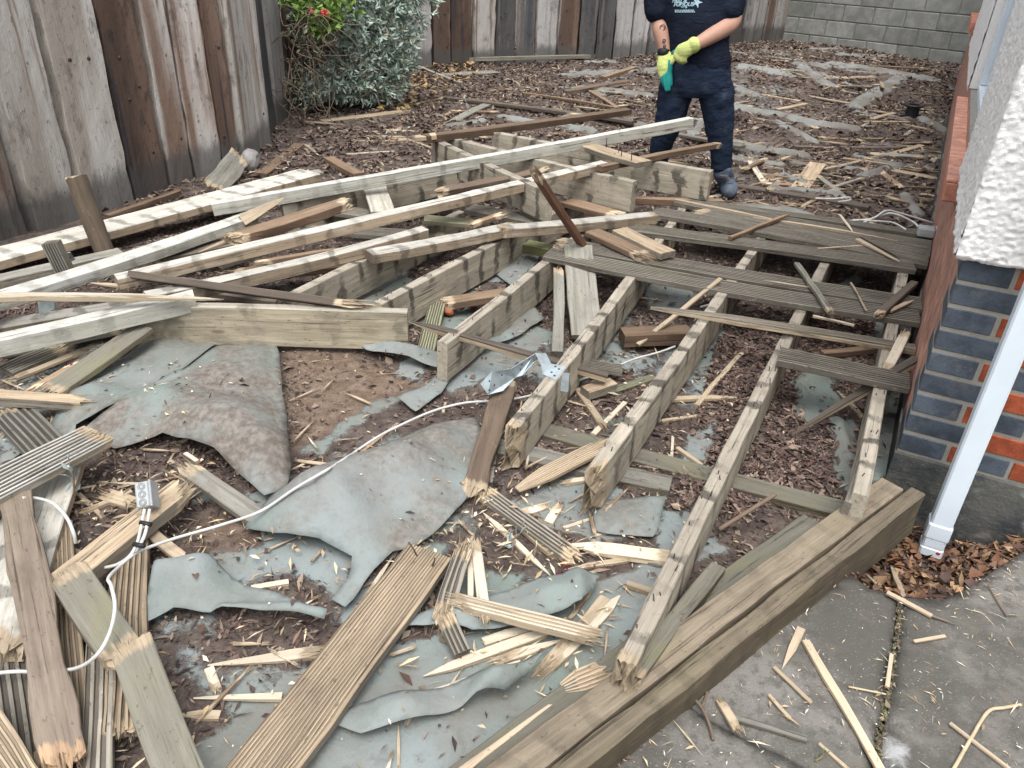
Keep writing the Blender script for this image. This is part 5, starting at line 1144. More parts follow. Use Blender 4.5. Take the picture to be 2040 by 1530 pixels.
# tattoos lie on the forearm skin
def tattoo(u, v, r, d):
    c = JP(u, v, d) - PB
    pts = [c + MX * r * math.cos(a) + np.array([0, 0, 1.]) * r * math.sin(a) + MN * .35 * r * (1 - abs(math.cos(a))) * 0 for a in np.linspace(0, 2 * math.pi, 17)]
    o = link('tattoo', tubemesh('tattoo', pts, .0034, 6), M['ink'], man); return o
tattoo(1320, 55, .017, .100); tattoo(1323, 81, .009, .122); tattoo(1324, 92, .008, .126)
def chest_text(txt, u, v, size, rot=.07, shear=.25):
    cu = bpy.data.curves.new('print', 'FONT'); cu.body = txt; cu.size = size; cu.shear = shear; cu.align_x = 'CENTER'; cu.align_y = 'CENTER'; cu.space_character = .95; cu.offset = .0012
    tmp = bpy.data.objects.new('tmp', cu); COL.objects.link(tmp); dg = bpy.context.evaluated_depsgraph_get(); dg.update()
    me = bpy.data.meshes.new_from_object(tmp.evaluated_get(dg)); bpy.data.objects.remove(tmp)
    bm = bmesh.new(); bm.from_mesh(me); bmesh.ops.triangulate(bm, faces=bm.faces); bmesh.ops.subdivide_edges(bm, edges=[e for e in bm.edges if e.calc_length() > .012], cuts=2); bm.to_mesh(me); bm.free()
    return place_print(me, u, v, rot)
def place_print(me, u, v, rot):
    me.materials.clear(); o = link('chest_print', me, M['print'], man)
    c = JP(u, v, .32) - PB; zz = -MN; up = np.array([0, 0, 1.])
    m_ = Matrix.Identity(4); ca, sa = math.cos(rot), math.sin(rot); x2 = MX * ca + up * sa; y2 = -MX * sa + up * ca
    for i in range(3): m_[i][0] = x2[i]; m_[i][1] = y2[i]; m_[i][2] = zz[i]; m_[i][3] = c[i]
    o.matrix_basis = m_
    sw = o.modifiers.new('lie_on_cloth', 'SHRINKWRAP'); sw.target = tee; sw.wrap_method = 'PROJECT'; sw.use_project_z = True; sw.use_negative_direction = True; sw.use_positive_direction = False; sw.offset = .003
    return o
chest_text('FAST &', 1349, 4.8, .031); chest_text('FURIOUS', 1358, 12.2, .033); chest_text('\u30ec\u30ac\u30b7', 1359, 18.2, .014, .05, .1)
bm = bmesh.new(); vs_ = [bm.verts.new((math.cos(a) * r, math.sin(a) * r, 0)) for a, r in [(math.pi / 2 - .3 + k * math.pi / 5, .036 if k % 2 == 0 else .013) for k in range(10)]]
cv = bm.verts.new((0, 0, 0))
for k in range(10): bm.faces.new((vs_[k], vs_[(k + 1) % 10], cv))
me = bpy.data.meshes.new('chest_print'); bm.to_mesh(me); bm.free(); place_print(me, 1386, 7.5, 0)
for v0 in (24.2, 27.4):
    bm = bmesh.new(); x = -.062
    while x < .06:
        w_ = random.uniform(.005, .012); q = [bm.verts.new(p) for p in ((x, -.0035, 0), (x + w_, -.0035, 0), (x + w_, .0035, 0), (x, .0035, 0))]; bm.faces.new(q); x += w_ + .003
    me = bpy.data.meshes.new('chest_print'); bm.to_mesh(me); bm.free(); place_print(me, 1360, v0, .07)

# ------------------------------------------------------------------ plants
def leafquads(C, D, Nn, L, W, fold=.25):
    """C bases, D directions, Nn normals -> folded leaf blades (two quads each)"""
    Sd = np.cross(D, Nn); Sd /= np.linalg.norm(Sd, axis=1, keepdims=True) + 1e-9
    L = L[:, None]; W = W[:, None]; n = len(C)
    a = C; b = C + D * L * .5 + Sd * W * .5 + Nn * W * fold; c = C + D * L - Nn * L * .08; d = C + D * L * .5 - Sd * W * .5 + Nn * W * fold; e = C + D * L * .5
    V = np.stack([a, b, c, d, e], 1).reshape(-1, 3); i = np.arange(n)[:, None] * 5
    F = np.concatenate([i + np.array([[0, 1, 2, 4]]), i + np.array([[0, 4, 2, 3]])], 1).reshape(-1, 4)
    return V, F
def unit(v): return v / (np.linalg.norm(v, axis=-1, keepdims=True) + 1e-9)
def rosettes(tips, dirs, per, L, W, spread=.9):
    n = len(tips); C = np.repeat(tips, per, 0); D0 = np.repeat(dirs, per, 0)
    D = unit(D0 + rng.normal(0, spread, (n * per, 3))); C = C - D0 * rng.uniform(0, .07, (n * per, 1))
    Nn = unit(np.cross(D, rng.normal(0, 1, D.shape)))
    V, F = leafquads(C, D, Nn, rng.uniform(.7, 1.25, n * per) * L, rng.uniform(.7, 1.2, n * per) * W)
    return V, F, n * per
shrub_base = P(690, 205)
shrub = empty('silver_shrub', tuple(shrub_base)); tag(shrub, 'silver green leafy shrub spilling over the fence corner', 'shrub')
blobs = [(720, 60, 8.3, .42, 150), (770, 40, 8.5, .40, 150), (690, 110, 8.15, .30, 90), (760, 105, 8.3, .36, 130), (700, 155, 8.05, .27, 90), (650, 165, 7.9, .20, 50), (645, 100, 8.1, .22, 50), (745, 155, 8.2, .28, 90), (660, 30, 8.3, .30, 70), (790, -10, 8.5, .40, 120), (700, -30, 8.4, .45, 130), (625, 180, 7.8, .14, 26), (600, 40, 8.1, .2, 40), (790, 140, 8.3, .16, 36)]
TP = []; TD = []
for u, v, y, r, k in blobs:
    c = Q(u, v, y); k = int(k * 1.2); d = unit(rng.normal(0, 1, (k, 3)) + np.array([0, -.35, .15])); rad = r * rng.uniform(.55, 1.12, (k, 1)) * (0.8 + .4 * vnoise(d[:, :1] * 2.3 + u, d[:, 1:2] * 2.3 + v))
    TP.append(c + d * rad * np.array([1, .8, .9])); TD.append(unit(d + np.array([0, 0, .4])))
TP = np.concatenate(TP); TD = np.concatenate(TD)
V, F, k = rosettes(TP, TD, 10, .078, .024)
base = np.array([.37, .45, .385]); cl = base * rng.uniform(.65, 1.25, (k, 1)) + rng.normal(0, .012, (k, 3)); dry = rng.random(k) < .06; cl[dry] = np.array([.36, .30, .21]) * rng.uniform(.7, 1.1, (dry.sum(), 1))
o = link('foliage', npmesh('foliage', V - shrub_base, F, cols=np.repeat(np.clip(cl, .02, 1), 5, 0)), M['leaf'], shrub)
parts = []
for i in range(60):
    u, v, y, r, _ = random.choice(blobs); c = Q(u, v, y) + rng.normal(0, r * .4, 3); b = shrub_base + np.array([rng.normal(0, .12), rng.normal(0, .1), .02]); mid = (b + c) / 2 + rng.normal(0, .08, 3)
    parts.append(tubeVF([b, mid, c], [.009, .006, .003], 5, 3))
V, F = join(parts); M['twig'] = plain('dry_twig', (.17, .125, .09), .85, .3, 30)
o = link('stems', npmesh('stems', np.array(V) - shrub_base, F, smooth=True), M['twig'], shrub)
tb = P(580, 228); tang = empty('dead_climber', tuple(tb)); tag(tang, 'tangle of bare dry stems and a few leaves at the fence corner', 'plant')
parts = []
for i in range(46):
    c = Q(random.uniform(568, 640), random.uniform(20, 215), random.uniform(7.2, 7.9)); pts = [c]
    for q in range(4): pts.append(pts[-1] + rng.normal(0, .09, 3) + np.array([.02, 0, -.05]))
    parts.append(tubeVF(pts, [.0045, .005, .004, .004, .003], 5, 3))
V, F = join(parts); link('stems', npmesh('stems', np.array(V) - tb, F, smooth=True), M['twig'], tang)
tips = np.array([Q(random.uniform(565, 640), random.uniform(0, 225), random.uniform(7.2, 7.9)) for _ in range(90)])
V, F, k = rosettes(tips, unit(rng.normal(0, 1, (90, 3))), 5, .05, .018); cl = np.array([.19, .20, .14]) * rng.uniform(.6, 1.2, (k, 1))
link('foliage', npmesh('foliage', V - tb, F, cols=np.repeat(cl, 5, 0)), M['leaf'], tang)
rb = P(610, 215); rose = empty('rose_bush', tuple(rb)); tag(rose, 'bright green rose stems with red hips hanging above the silver shrub', 'rose')
TP = []
for u, v, y, r, k in [(635, 15, 7.7, .24, 46), (665, 5, 7.75, .22, 40), (600, 10, 7.7, .16, 24), (645, 45, 7.7, .14, 20), (630, -40, 7.8, .3, 50)]:
    d = unit(rng.normal(0, 1, (k, 3))); TP.append(Q(u, v, y) + d * r * rng.uniform(.4, 1.1, (k, 1)))
TP = np.concatenate(TP); V, F, k = rosettes(TP, unit(rng.normal(0, .7, TP.shape) + np.array([0, -.5, -.2])), 6, .075, .042, .8)
cl = np.array([.17, .29, .075]) * rng.uniform(.6, 1.5, (k, 1)) + rng.uniform(0, .05, (k, 1)) * np.array([1, .8, .1])
link('foliage', npmesh('foliage', V - rb, F, cols=np.repeat(cl, 5, 0)), M['leaf'], rose)
M['hip'] = plain('rose_hip', (.42, .045, .03), .35, .3, 30, spec=.5)
HIP = None
for u, v in [(619, 18), (648, 20), (644, 26), (651, 27), (621, 22), (641, 23)]:
    c = Q(u, v, 7.48) - rb; link('rose_hip', npmesh('rose_hip', *tubeVF([c, c + np.array([.002, 0, -.022])], [.017, .015], 10, 2), smooth=True), M['hip'], rose)
V, F = join([tubeVF([rb + np.array([.05, .1, 0]), Q(600, 120, 7.8), Q(625, 20, 7.75), Q(650, -60, 7.8)], [.012, .01, .008, .006], 6, 4), tubeVF([rb + np.array([.1, .1, 0]), Q(640, 100, 7.9), Q(665, 10, 7.8), Q(640, -80, 7.9)], [.012, .01, .008, .006], 6, 4)])
link('stems', npmesh('stems', np.array(V) - rb, F, smooth=True), M['twig'], rose)
def sprig(u, v, h, L, label, lean=(0, 0, 1.), col=(.36, .42, .40)):
    b = pt((u, v), .0) if h is None else P(u, v, h); d = unit(np.array(lean, float)); s = empty('leaf_sprig', tuple(b)); tag(s, label, 'sprig')
    link('stem', npmesh('stem', *tubeVF([d * 0, d * L * .5 + np.array([.004, 0, 0]), d * L], [.0022, .002, .0012], 5, 3)), M['twig'], s)
    C = np.array([d * L * t for t in np.linspace(.15, 1, 9)]); D = unit(d + rng.normal(0, .7, (9, 3))); V, F = leafquads(C, D, unit(np.cross(D, rng.normal(0, 1, (9, 3)))), np.full(9, min(.042, L * .5)), np.full(9, min(.013, L * .17)))
    link('leaves', npmesh('leaves', V, F, cols=np.repeat(np.tile(np.array(col), (9, 1)) * rng.uniform(.8, 1.15, (9, 1)), 5, 0)), M['leaf'], s)
sprig(148, 990, .05, .11, 'small silver sprig standing behind the fresh topped plank', (0.02, .2, 1))
sprig(985, 1100, None, .09, 'fallen silver sprig beside the pale standing splinter', (.5, .3, .25))
sprig(935, 230, None, .22, 'fallen silver sprig in the dirt in front of the long dark plank', (-.2, .5, .45))
sprig(760, 270, None, .3, 'fallen silver shrub branch lying left of the pile', (.8, .3, .2))
sprig(1370, 1385, None, .045, 'little green weed at the foot of the edge beam on the patio', (-.4, .2, .5), (.10, .17, .07))
sprig(1625, 1515, None, .028, 'little green weed in the joint at the bottom of the patio', (.4, .2, .3), (.10, .16, .06))
sprig(1320, 222, None, .18, 'green leafy twig on the dirt beside the worker', (-.7, -.2, .25), (.12, .20, .05))

# ------------------------------------------------------------------ cables, boxes, metal
def cable(label, pts, r=.0045, mat='cable', cat='cable', name='cable'):
    w = []
    for q in catmull([P(u, v, z) for u, v, z in pts], 10):
        for poly, zf in SHEETS:                                    # drape over the sheets it crosses
            if inpoly(q[:1], q[1:2], poly)[0]:
                zt = float(zf(q[:1], q[1:2])[0]) + r + .007
                for _ in range(3):
                    if q[2] < zt: q = EYE + (q - EYE) * ((zt - CAM_H) / (q[2] - CAM_H)); zt = float(zf(q[:1], q[1:2])[0]) + r + .007
        w.append(q)
    me = tubemesh(name, w, r, 8)
    return tag(link(name, me, M[mat]), label, cat)
cable('long white cable snaking from the left edge across the membrane to the joists', [(-30, 1343, .06), (30, 1338, .065), (70, 1338, .06), (145, 1333, .10), (190, 1308, .17), (218, 1262, .192), (229, 1210, .195), (222, 1168, .195), (216, 1152, .17), (236, 1130, .13), (262, 1108, .12), (290, 1093, .10), (350, 1072, .09), (440, 1046, .08), (520, 1018, .085), (590, 972, .10), (670, 925, .09),
      (750, 872, .08), (800, 846, .07), (865, 818, .06), (930, 802, .06), (1000, 798, .05), (1065, 786, .04), (1130, 765, .04), (1200, 742, .04), (1262, 716, .035), (1312, 702, .03), (1345, 690, .03)], .0044)
cable('first of the two taped cables leaving the grey socket box', [(288, 1015, .155), (284, 1035, .145), (279, 1060, .14), (272, 1085, .13), (258, 1108, .12), (230, 1126, .10), (192, 1133, .07)], .0045)
cable('second of the two taped cables leaving the grey socket box', [(298, 1015, .155), (295, 1035, .145), (290, 1060, .14), (282, 1080, .13), (268, 1100, .12)], .0045)
for (u, v, z) in [(289, 1042, .146), (276, 1085, .135)]:
    me = tubemesh('cable_tie', [P(u - 10, v - 1, z), P(u + 12, v + 3, z)], .0065, 8); tag(link('cable_tie', me, M['blackplastic']), 'black tape band round the two cables below the box' if v < 1060 else 'dark grip where the two cables meet the long white cable', 'tape')
cable('grey cable loop lying on the wide pale plank at the left', [(45, 992, .14), (75, 993, .12), (105, 1003, .11), (132, 1030, .10), (146, 1060, .09), (151, 1082, .06)], .0048)
cable('white cable curving along the foot of the brick wall', [(1926, 925, .10), (1932, 938, .07), (1950, 952, .05), (1990, 964, .045), (2045, 976, .045), (2100, 990, .05)], .005)
cable('thin grey cable below the white one on the brick wall', [(1922, 935, .08), (1945, 955, .05), (1990, 972, .03), (2050, 993, .025)], .0035)
cable('upper grey cable arching to the box on the far deck board', [(1690, 440, .2), (1735, 436, .23), (1775, 425, .28), (1815, 440, .25), (1830, 452, .235)], .006)
cable('lower grey cable arching to the box on the far deck board', [(1715, 446, .2), (1745, 432, .25), (1765, 420, .29), (1790, 424, .27), (1860, 445, .21)], .006)
cable('grey cable passing under the box on the far deck board', [(1700, 438, .2), (1740, 440, .23), (1780, 444, .225), (1805, 458, .22)], .005)
cable('pale hooked cable on the long dark plank', [(1624, 395, .06), (1660, 396, .07), (1690, 393, .08), (1692, 399, .06), (1670, 402, .05)], .006)
cable('grey cable end showing below the wide grooved boards', [(1395, 612, .03), (1440, 600, .06), (1462, 588, .10), (1474, 578, .14)], .006)
# socket box with three ringed knockouts
def frame_cam(c, upv, tilt=(0, 0)):
    n = EYE - c; n /= np.linalg.norm(n); n = n + RGT * tilt[0] + UPV * tilt[1]; n /= np.linalg.norm(n)
    y = RGT * upv[0] + UPV * upv[1]; y = y - n * (y @ n); y /= np.linalg.norm(y); x = np.cross(y, n)
    m_ = Matrix.Identity(4)
    for i in range(3): m_[i][0] = x[i]; m_[i][1] = y[i]; m_[i][2] = n[i]; m_[i][3] = c[i]
    return m_
sb = empty('socket_box'); sb.matrix_world = frame_cam(P(283, 985, .175), (-.20, 1), (-.38, .12)); tag(sb, 'grey cable box with three ringed knockouts on the fresh topped plank', 'junction box')
link('casing', boxmesh('casing', (-.019, -.036, -.05), (.019, .036, 0), .004), M['greyplastic'], sb)
link('lid', boxmesh('lid', (.0195, -.038, -.052), (.026, .038, .003), .002), M['greyplastic'], sb)
for k in (-1, 0, 1):
    for r_, nm in ((.0095, 'knockout'), (.0055, 'knockout')):
        me = tubemesh(nm, [(r_ * math.cos(a), r_ * math.sin(a), .0006) for a in np.linspace(0, 2 * math.pi, 17)], .0011, 6); o = link(nm, me, M['greyplastic'], sb); o.location = (0, k * .0225, 0); o.color = (.6, .6, .6, 1)
tag(link('steel_spike', tubemesh('steel_spike', [P(299, 975, .15), P(298, 925, .19)], .0015, 6), M['twig']), 'thin straight straw standing above the grey socket box', 'straw')
jb = empty('junction_box', tuple(P(1845, 470, .215))); tag(jb, 'grey cable box lying on the far deck board by the house', 'junction box')
o = link('casing', boxmesh('casing', (-.05, -.04, 0), (.035, .04, .05), .006), M['greyplastic'], jb); o.rotation_euler = (0, 0, R(-20)); o = link('lid', boxmesh('lid', (.036, -.042, -.002), (.05, .042, .053), .004), M['greyplastic'], jb); o.rotation_euler = (0, 0, R(-20))
def lathe(name, prof, ns=24):
    V = []; F = []
    for r_, z in prof:
        for k in range(ns): V.append((r_ * math.cos(2 * math.pi * k / ns), r_ * math.sin(2 * math.pi * k / ns), z))
    for i in range(len(prof) - 1):
        for k in range(ns): F.append((i * ns + k, i * ns + (k + 1) % ns, (i + 1) * ns + (k + 1) % ns, (i + 1) * ns + k))
    return npmesh(name, V, F, smooth=False)
cp = P(1814, 234); bc = empty('pipe_collar', (cp[0], cp[1], cp[2] - .01)); tag(bc, 'black plastic drain collar standing in the far yard near the house', 'pipe collar')
link('collar_body', lathe('collar_body', [(.078, 0), (.082, .012), (.082, .03), (.068, .036), (.066, .125), (.060, .125), (.060, .02), (0, .02)]), M['blackplastic'], bc)
link('flange', lathe('flange', [(.066, .126), (.104, .128), (.106, .136), (.100, .143), (.060, .143), (.060, .126)]), M['blackplastic'], bc)
# bent joist hangers
def plate(name, polys, th, label=None, parent=None, mat='galv'):
    bm = bmesh.new()
    for p in polys:
        vv = [bm.verts.new(q) for q in p]; bm.faces.new(vv)
    bmesh.ops.remove_doubles(bm, verts=bm.verts[:], dist=.0015); bmesh.ops.recalc_face_normals(bm, faces=bm.faces)
    me = bpy.data.meshes.new(name); bm.to_mesh(me); bm.free(); o = link(name, me, M[mat], parent); mo = o.modifiers.new('gauge', 'SOLIDIFY'); mo.thickness = th; mo.offset = 0
    if label: tag(o, label, 'bracket')
    return o
h1 = empty('joist_hanger', tuple(P(1010, 765, .13))); tag(h1, 'twisted galvanised hanger lying at the top of the rotten plank', 'bracket')
O1 = np.array(h1.location)
A_, B_, C_, D_, E_, F_ = P(957, 765, .16), P(980, 740, .20), P(1016, 735, .19), P(1026, 752, .14), P(1002, 778, .12), P(972, 786, .12)
G_, H_, I_ = P(1065, 705, .22), P(1068, 717, .19), P(1040, 748, .15)
plate('strap', [[A_ - O1, B_ - O1, C_ - O1, D_ - O1, E_ - O1, F_ - O1]], .003, parent=h1); plate('strap', [[C_ - O1, G_ - O1, H_ - O1, I_ - O1, D_ - O1]], .003, parent=h1); plate('strap', [[F_ - O1, E_ - O1, P(996, 786, .06) - O1, P(974, 792, .06) - O1]], .003, parent=h1)
for u, v, z in [(975, 760, .178), (985, 768, .155), (1000, 748, .182), (1040, 727, .195), (1055, 717, .205), (1037, 737, .172), (975, 778, .14)]:
    c = P(u, v, z) - O1; o = link('dark_hole_disc', tubemesh('dark_hole_disc', [c, c + np.array([0, -.004, .006])], .0028, 8), M['nail'], h1)  # dark discs painted on for the shade inside the holes
JA = P(1024, 845, JZ); JB = P(1262, 538, JZ); jd = (JB - JA) / np.linalg.norm(JB - JA); jm, _ = frame(JA, JB)
hp = P(1104, 742, JZ); off = (hp - JA) @ jd
h2 = empty('joist_hanger'); h2.matrix_world = jm @ Matrix.Translation((off, 0, 0)); tag(h2, 'galvanised hanger bent over the top of the stout broken joist', 'bracket')
plate('top_plate', [[(-.055, -.0262, .003), (.055, -.0262, .003), (.050, .03, .004), (-.040, .03, .005)]], .002, parent=h2)
plate('leg', [[(-.055, -.0265, .003), (-.025, -.0265, .003), (-.022, -.0285, -.085), (-.034, -.0285, -.098), (-.052, -.0285, -.085)]], .002, parent=h2)
plate('leg', [[(.018, -.0265, .003), (.050, -.0265, .003), (.044, -.0285, -.075), (.032, -.0285, -.088), (.02, -.0285, -.075)]], .002, parent=h2)
plate('leg', [[(-.040, .03, .005), (.050, .03, .004), (.072, .06, .03), (.02, .085, .05), (-.005, .05, .02)]], .002, parent=h2)
plate('leg', [[(.005, -.0275, .004), (.012, -.055, .004), (.006, -.058, -.07), (-.002, -.03, -.07)]], .002, parent=h2)
for x, y in ((-.03, -.012), (-.012, .006), (.024, -.010), (.036, .008)): link('dark_hole_disc', tubemesh('dark_hole_disc', [(x, y, .003), (x, y, .0062)], .0045, 8), M['nail'], h2)  # dark discs standing for shaded holes in the plate
h3 = empty('joist_hanger', tuple(P(90, 610, .16))); tag(h3, 'dull blue hanger plate wedged under the pale timbers at the left', 'bracket'); O3 = np.array(h3.location)
plate('strap', [[P(76, 600, .17) - O3, P(106, 594, .17) - O3, P(108, 616, .11) - O3, P(78, 628, .11) - O3]], .003, parent=h3); plate('strap', [[P(106, 594, .17) - O3, P(110, 592, .16) - O3, P(112, 612, .11) - O3, P(108, 616, .11) - O3]], .003, parent=h3)
h4 = empty('joist_hanger', tuple(P(140, 512, .17))); tag(h4, 'perforated bracket beside the short upright stub', 'bracket'); O4 = np.array(h4.location)
plate('strap', [[P(126, 505, .22) - O4, P(140, 502, .22) - O4, P(150, 517, .16) - O4, P(136, 524, .16) - O4]], .003, parent=h4)
for u, v, z in [(134, 508, .21), (140, 514, .19), (136, 517, .18)]:
    c = P(u, v, z) - O4; link('dark_hole_disc', tubemesh('dark_hole_disc', [c, c + np.array([0, -.006, .006])], .004, 8), M['nail'], h4)  # dark discs in place of shaded perforations
# bent nail in the tan board
for u0, v0, u1, v1, l in [(831, 1108, 814, 1080, 'long rusty nail standing up at the far end of the tan deck board'), (861, 1128, 866, 1112, 'short bent nail near the far end of the tan deck board')]:
    a = P(u0, v0, .048); b = P(u1, v1, .085); tag(link('nail', tubemesh('nail', [a, (a + b) / 2 + np.array([.002, 0, 0]), b], .0022, 6), M['nail']), l, 'nail')
for u, v, l in [(1208, 285, 'left nail'), (1238, 303, 'middle nail'), (1258, 312, 'right nail')]:
    a = P(u, v + 8, .47); tag(link('nail', tubemesh('nail', [a, a + np.array([-.004, 0, .055])], .003, 6), M['nail']), l + ' of three standing out of the nailed board offcut', 'nail')
# post stump, stub, logs, rocks, brick bits
def roundlog(name, label, cat, A, B, r, mat='bark', endmat='fresh', wob=.1):
    A = pt(A); B = pt(B); mw, L = frame(A, B); n = 14; V = []; F = []; ns = 14
    for i in range(n):
        for k in range(ns):
            a = 2 * math.pi * k / ns; rr = r * (1 + wob * 2 * (fbm(np.array([i * .35 + A[0] * 9]), np.array([math.cos(a) * 1.3 + 5]), 3)[0] - .5)); V.append((L * i / (n - 1) + (.012 * (rng.random() - .5) if i in (0, n - 1) else 0), rr * math.cos(a), rr * math.sin(a)))
    for i in range(n - 1):
        for k in range(ns): F.append((i * ns + k, i * ns + (k + 1) % ns, (i + 1) * ns + (k + 1) % ns, (i + 1) * ns + k))
    me = npmesh(name, V, F, {'fresh': np.zeros(len(V))}, smooth=True); o = link(name, me, M[mat]); o.matrix_world = mw; tag(o, label, cat)
    for x, sg in ((0, -1), (L, 1)):
        W = [V[k] for k in range(ns)] if sg < 0 else [V[(n - 1) * ns + k] for k in range(ns)]
        W = W + [(x + sg * .006, 0, 0)]; F2 = [((k, (k + 1) % ns, ns) if sg > 0 else ((k + 1) % ns, k, ns)) for k in range(ns)]
        link('sawn_end', npmesh('sawn_end', W, F2, {'fresh': np.ones(len(W))}), M[endmat], o)
    return o
roundlog('post_stump', 'leaning round post stump with a pale sawn top by the left fence', 'post', (212, 512, .04), (151, 352, .44), .050)
T('post', 'short grooved stub of wood sticking up beside the leaning post stump', 'post', (124, 545, .16), (96, 487, .30), .07, .05, 'greywood', groove=5, tint=.95)
def rock(name, label, cat, c, sz, mat, sub=2):
    bm = bmesh.new(); bmesh.ops.create_icosphere(bm, subdivisions=sub, radius=1)
    for v in bm.verts:
        n_ = .7 + .6 * float(fbm(np.array([v.co.x * 1.4 + c[0] * 7]), np.array([v.co.y * 1.4 + v.co.z * 1.9 + c[1] * 5]), 3)[0]); v.co = Vector((v.co.x * sz[0], v.co.y * sz[1], v.co.z * sz[2])) * n_
    me = bpy.data.meshes.new(name); bm.to_mesh(me); bm.free(); o = link(name, me, M[mat]); o.location = tuple(c); o.rotation_euler = (0, 0, random.uniform(0, 6)); return tag(o, label, cat)
c = P(500, 332); rock('rock', 'grey rock at the foot of the left fence', 'rock', (c[0], c[1], .05), (.10, .07, .08), 'stone', 3)
T('bark_slab', 'curled slab of grey bark leaning beside the grey rock', 'bark', (428, 372, .02), (478, 312, .12), .15, .02, 'greywood', roll=.7, wob=.012, end0='break', end1='break', jag=.06, tint=1.0)
M['brickbit'] = mat_brick('broken_brick', (.32, .10, .05), (.24, .075, .04))
for u, v, s_, l in [(893, 617, .035, 'broken red brick lump left of its neighbour under the curved offcut'), (918, 609, .028, 'small orange brick lump under the curved brown offcut'), (942, 604, .034, 'orange brick lump nearest the stained joist')]:
    c = P(u, v, .02); rock('brick_lump', l, 'brick', c, (s_, s_ * .8, s_ * .7), 'brickbit', 2)
T('block', 'mossy green block in the gap under the split timber', 'block', (1048, 482, .12), (1098, 492, .12), .09, .05, 'moss', tint=(.8, .9, .6))
c = pt((1128, 1118), .012); V, F, k = rosettes(c + rng.normal(0, .004, (5, 3)), unit(rng.normal(0, 1, (5, 3)) + np.array([0, 0, 1.])), 4, .018, .013)
tag(link('flower', npmesh('flower', V, F, cols=np.tile(np.array([.52, .02, .17]), (len(V), 1))), M['leaf']), 'tiny magenta blossom at the lower end of the dark grooved strip', 'flower')
c = P(140, 728, .04); V, F, k = rosettes(c + rng.normal(0, .004, (4, 3)), unit(rng.normal(0, 1, (4, 3)) + np.array([0, 0, 1.])), 3, .022, .015)
tag(link('petal', npmesh('petal', V, F, cols=np.tile(np.array([.25, .03, .05]), (len(V), 1))), M['leaf']), 'dark red petals beside the mossy plank', 'petals')
def twig(label, pts, r=.004, mat='twig'):
    w = [pt(p, r) if len(p) == 2 else P(*p) for p in pts]; tag(link('twig', tubemesh('twig', catmull(w, 5), r, 6), M[mat]), label, 'twig')
M['straw'] = plain('pale_straw', (.50, .41, .27), .8, .3, 30)
twig('bent pale stem at the right edge of the patio', [(1898, 1535), (1935, 1470), (1968, 1418), (2000, 1410), (2034, 1404)], .0042, 'straw')
twig('forked brown twig at the foot of the edge beam', [(1376, 1385), (1398, 1410), (1412, 1440), (1421, 1474)], .004)
twig('side shoot of the forked brown twig', [(1398, 1408), (1408, 1380), (1404, 1358)], .003)
twig('thin twig crossing the patio joint', [(1690, 1368), (1730, 1376), (1765, 1383)], .0025, 'straw')
twig('thin dark wire lying on the right part of the patio', [(1968, 1165), (1985, 1195), (2006, 1228)], .002)
twig('thin twig across the soil patch beside the cable', [(845, 858), (890, 852), (918, 868)], .002, 'straw')
twig('dark stick poking from the mulch by the edge beam', [(1432, 1055, .03), (1480, 1025, .06), (1545, 985, .10)], .007)

# ------------------------------------------------------------------ loose litter
def flakes(name, XYZ, L, W, pal, tilt=.45, label=None, mat='flake', parent_kind='stuff', curl=.25, dark=(.6, 1.35)):
    n = len(XYZ); a = rng.uniform(0, 2 * math.pi, n); D = unit(np.stack([np.cos(a), np.sin(a), rng.normal(0, tilt * .6, n)], 1))
    Nn = unit(np.stack([rng.normal(0, tilt, n), rng.normal(0, tilt, n), np.ones(n)], 1)); Nn = unit(Nn - D * np.sum(D * Nn, 1, keepdims=True))
    V, F = leafquads(XYZ - D * (L[:, None] * .5), D, Nn, L, W, curl)
    pal = np.array(pal); cl = pal[rng.integers(0, len(pal), n)] * rng.uniform(dark[0], dark[1], (n, 1))
    o = link(name, npmesh(name, V, F, cols=np.repeat(np.clip(cl, .005, 1), 5, 0)), M[mat]); o['kind'] = 'stuff'
    if label: o['label'] = label
    return o
def onground(n, x0, x1, y0, y1, dens):
    X = rng.uniform(x0, x1, n); Y = rng.uniform(y0, y1, n); k = rng.random(n) < dens(X, Y); X = X[k]; Y = Y[k]
    return np.stack([X, Y, gz(X, Y)], 1)
def soil(X, Y): return np.clip(1.05 - 1.5 * gsample(FAB, X, Y), .04, 1) * (1 - .6 * gsample(BARE, X, Y)) * (1 - inpoly(X, Y, PATIO)) * (.35 + .65 * sstep(.38, .55, fbm(X * 3 + 9, Y * 3, 3)))
BRN = [(.105, .073, .064), (.135, .095, .08), (.085, .062, .056), (.17, .125, .104), (.07, .053, .05), (.24, .19, .15), (.12, .075, .06), (.30, .24, .18)]
p = onground(150000, -2.6, 3.0, .75, 4.6, soil); n = len(p)
flakes('bark_mulch', p + np.array([0, 0, .006]), rng.gamma(2.4, .0088, n), rng.gamma(2.4, .0036, n), BRN, .5, 'dark bark mulch and rotted leaves between the joists')
p = onground(150000, -2.6, 8.5, 4.6, 15, lambda X, Y: soil(X, Y) * .9); n = len(p)
flakes('bark_mulch', p + np.array([0, 0, .01]), rng.gamma(3, .016, n), rng.gamma(3, .0075, n), [(.13, .095, .08), (.165, .122, .10), (.10, .073, .063), (.22, .17, .138), (.085, .063, .056), (.31, .25, .195), (.15, .105, .082), (.115, .082, .07)], .5, 'brown mulch spread over the far yard')
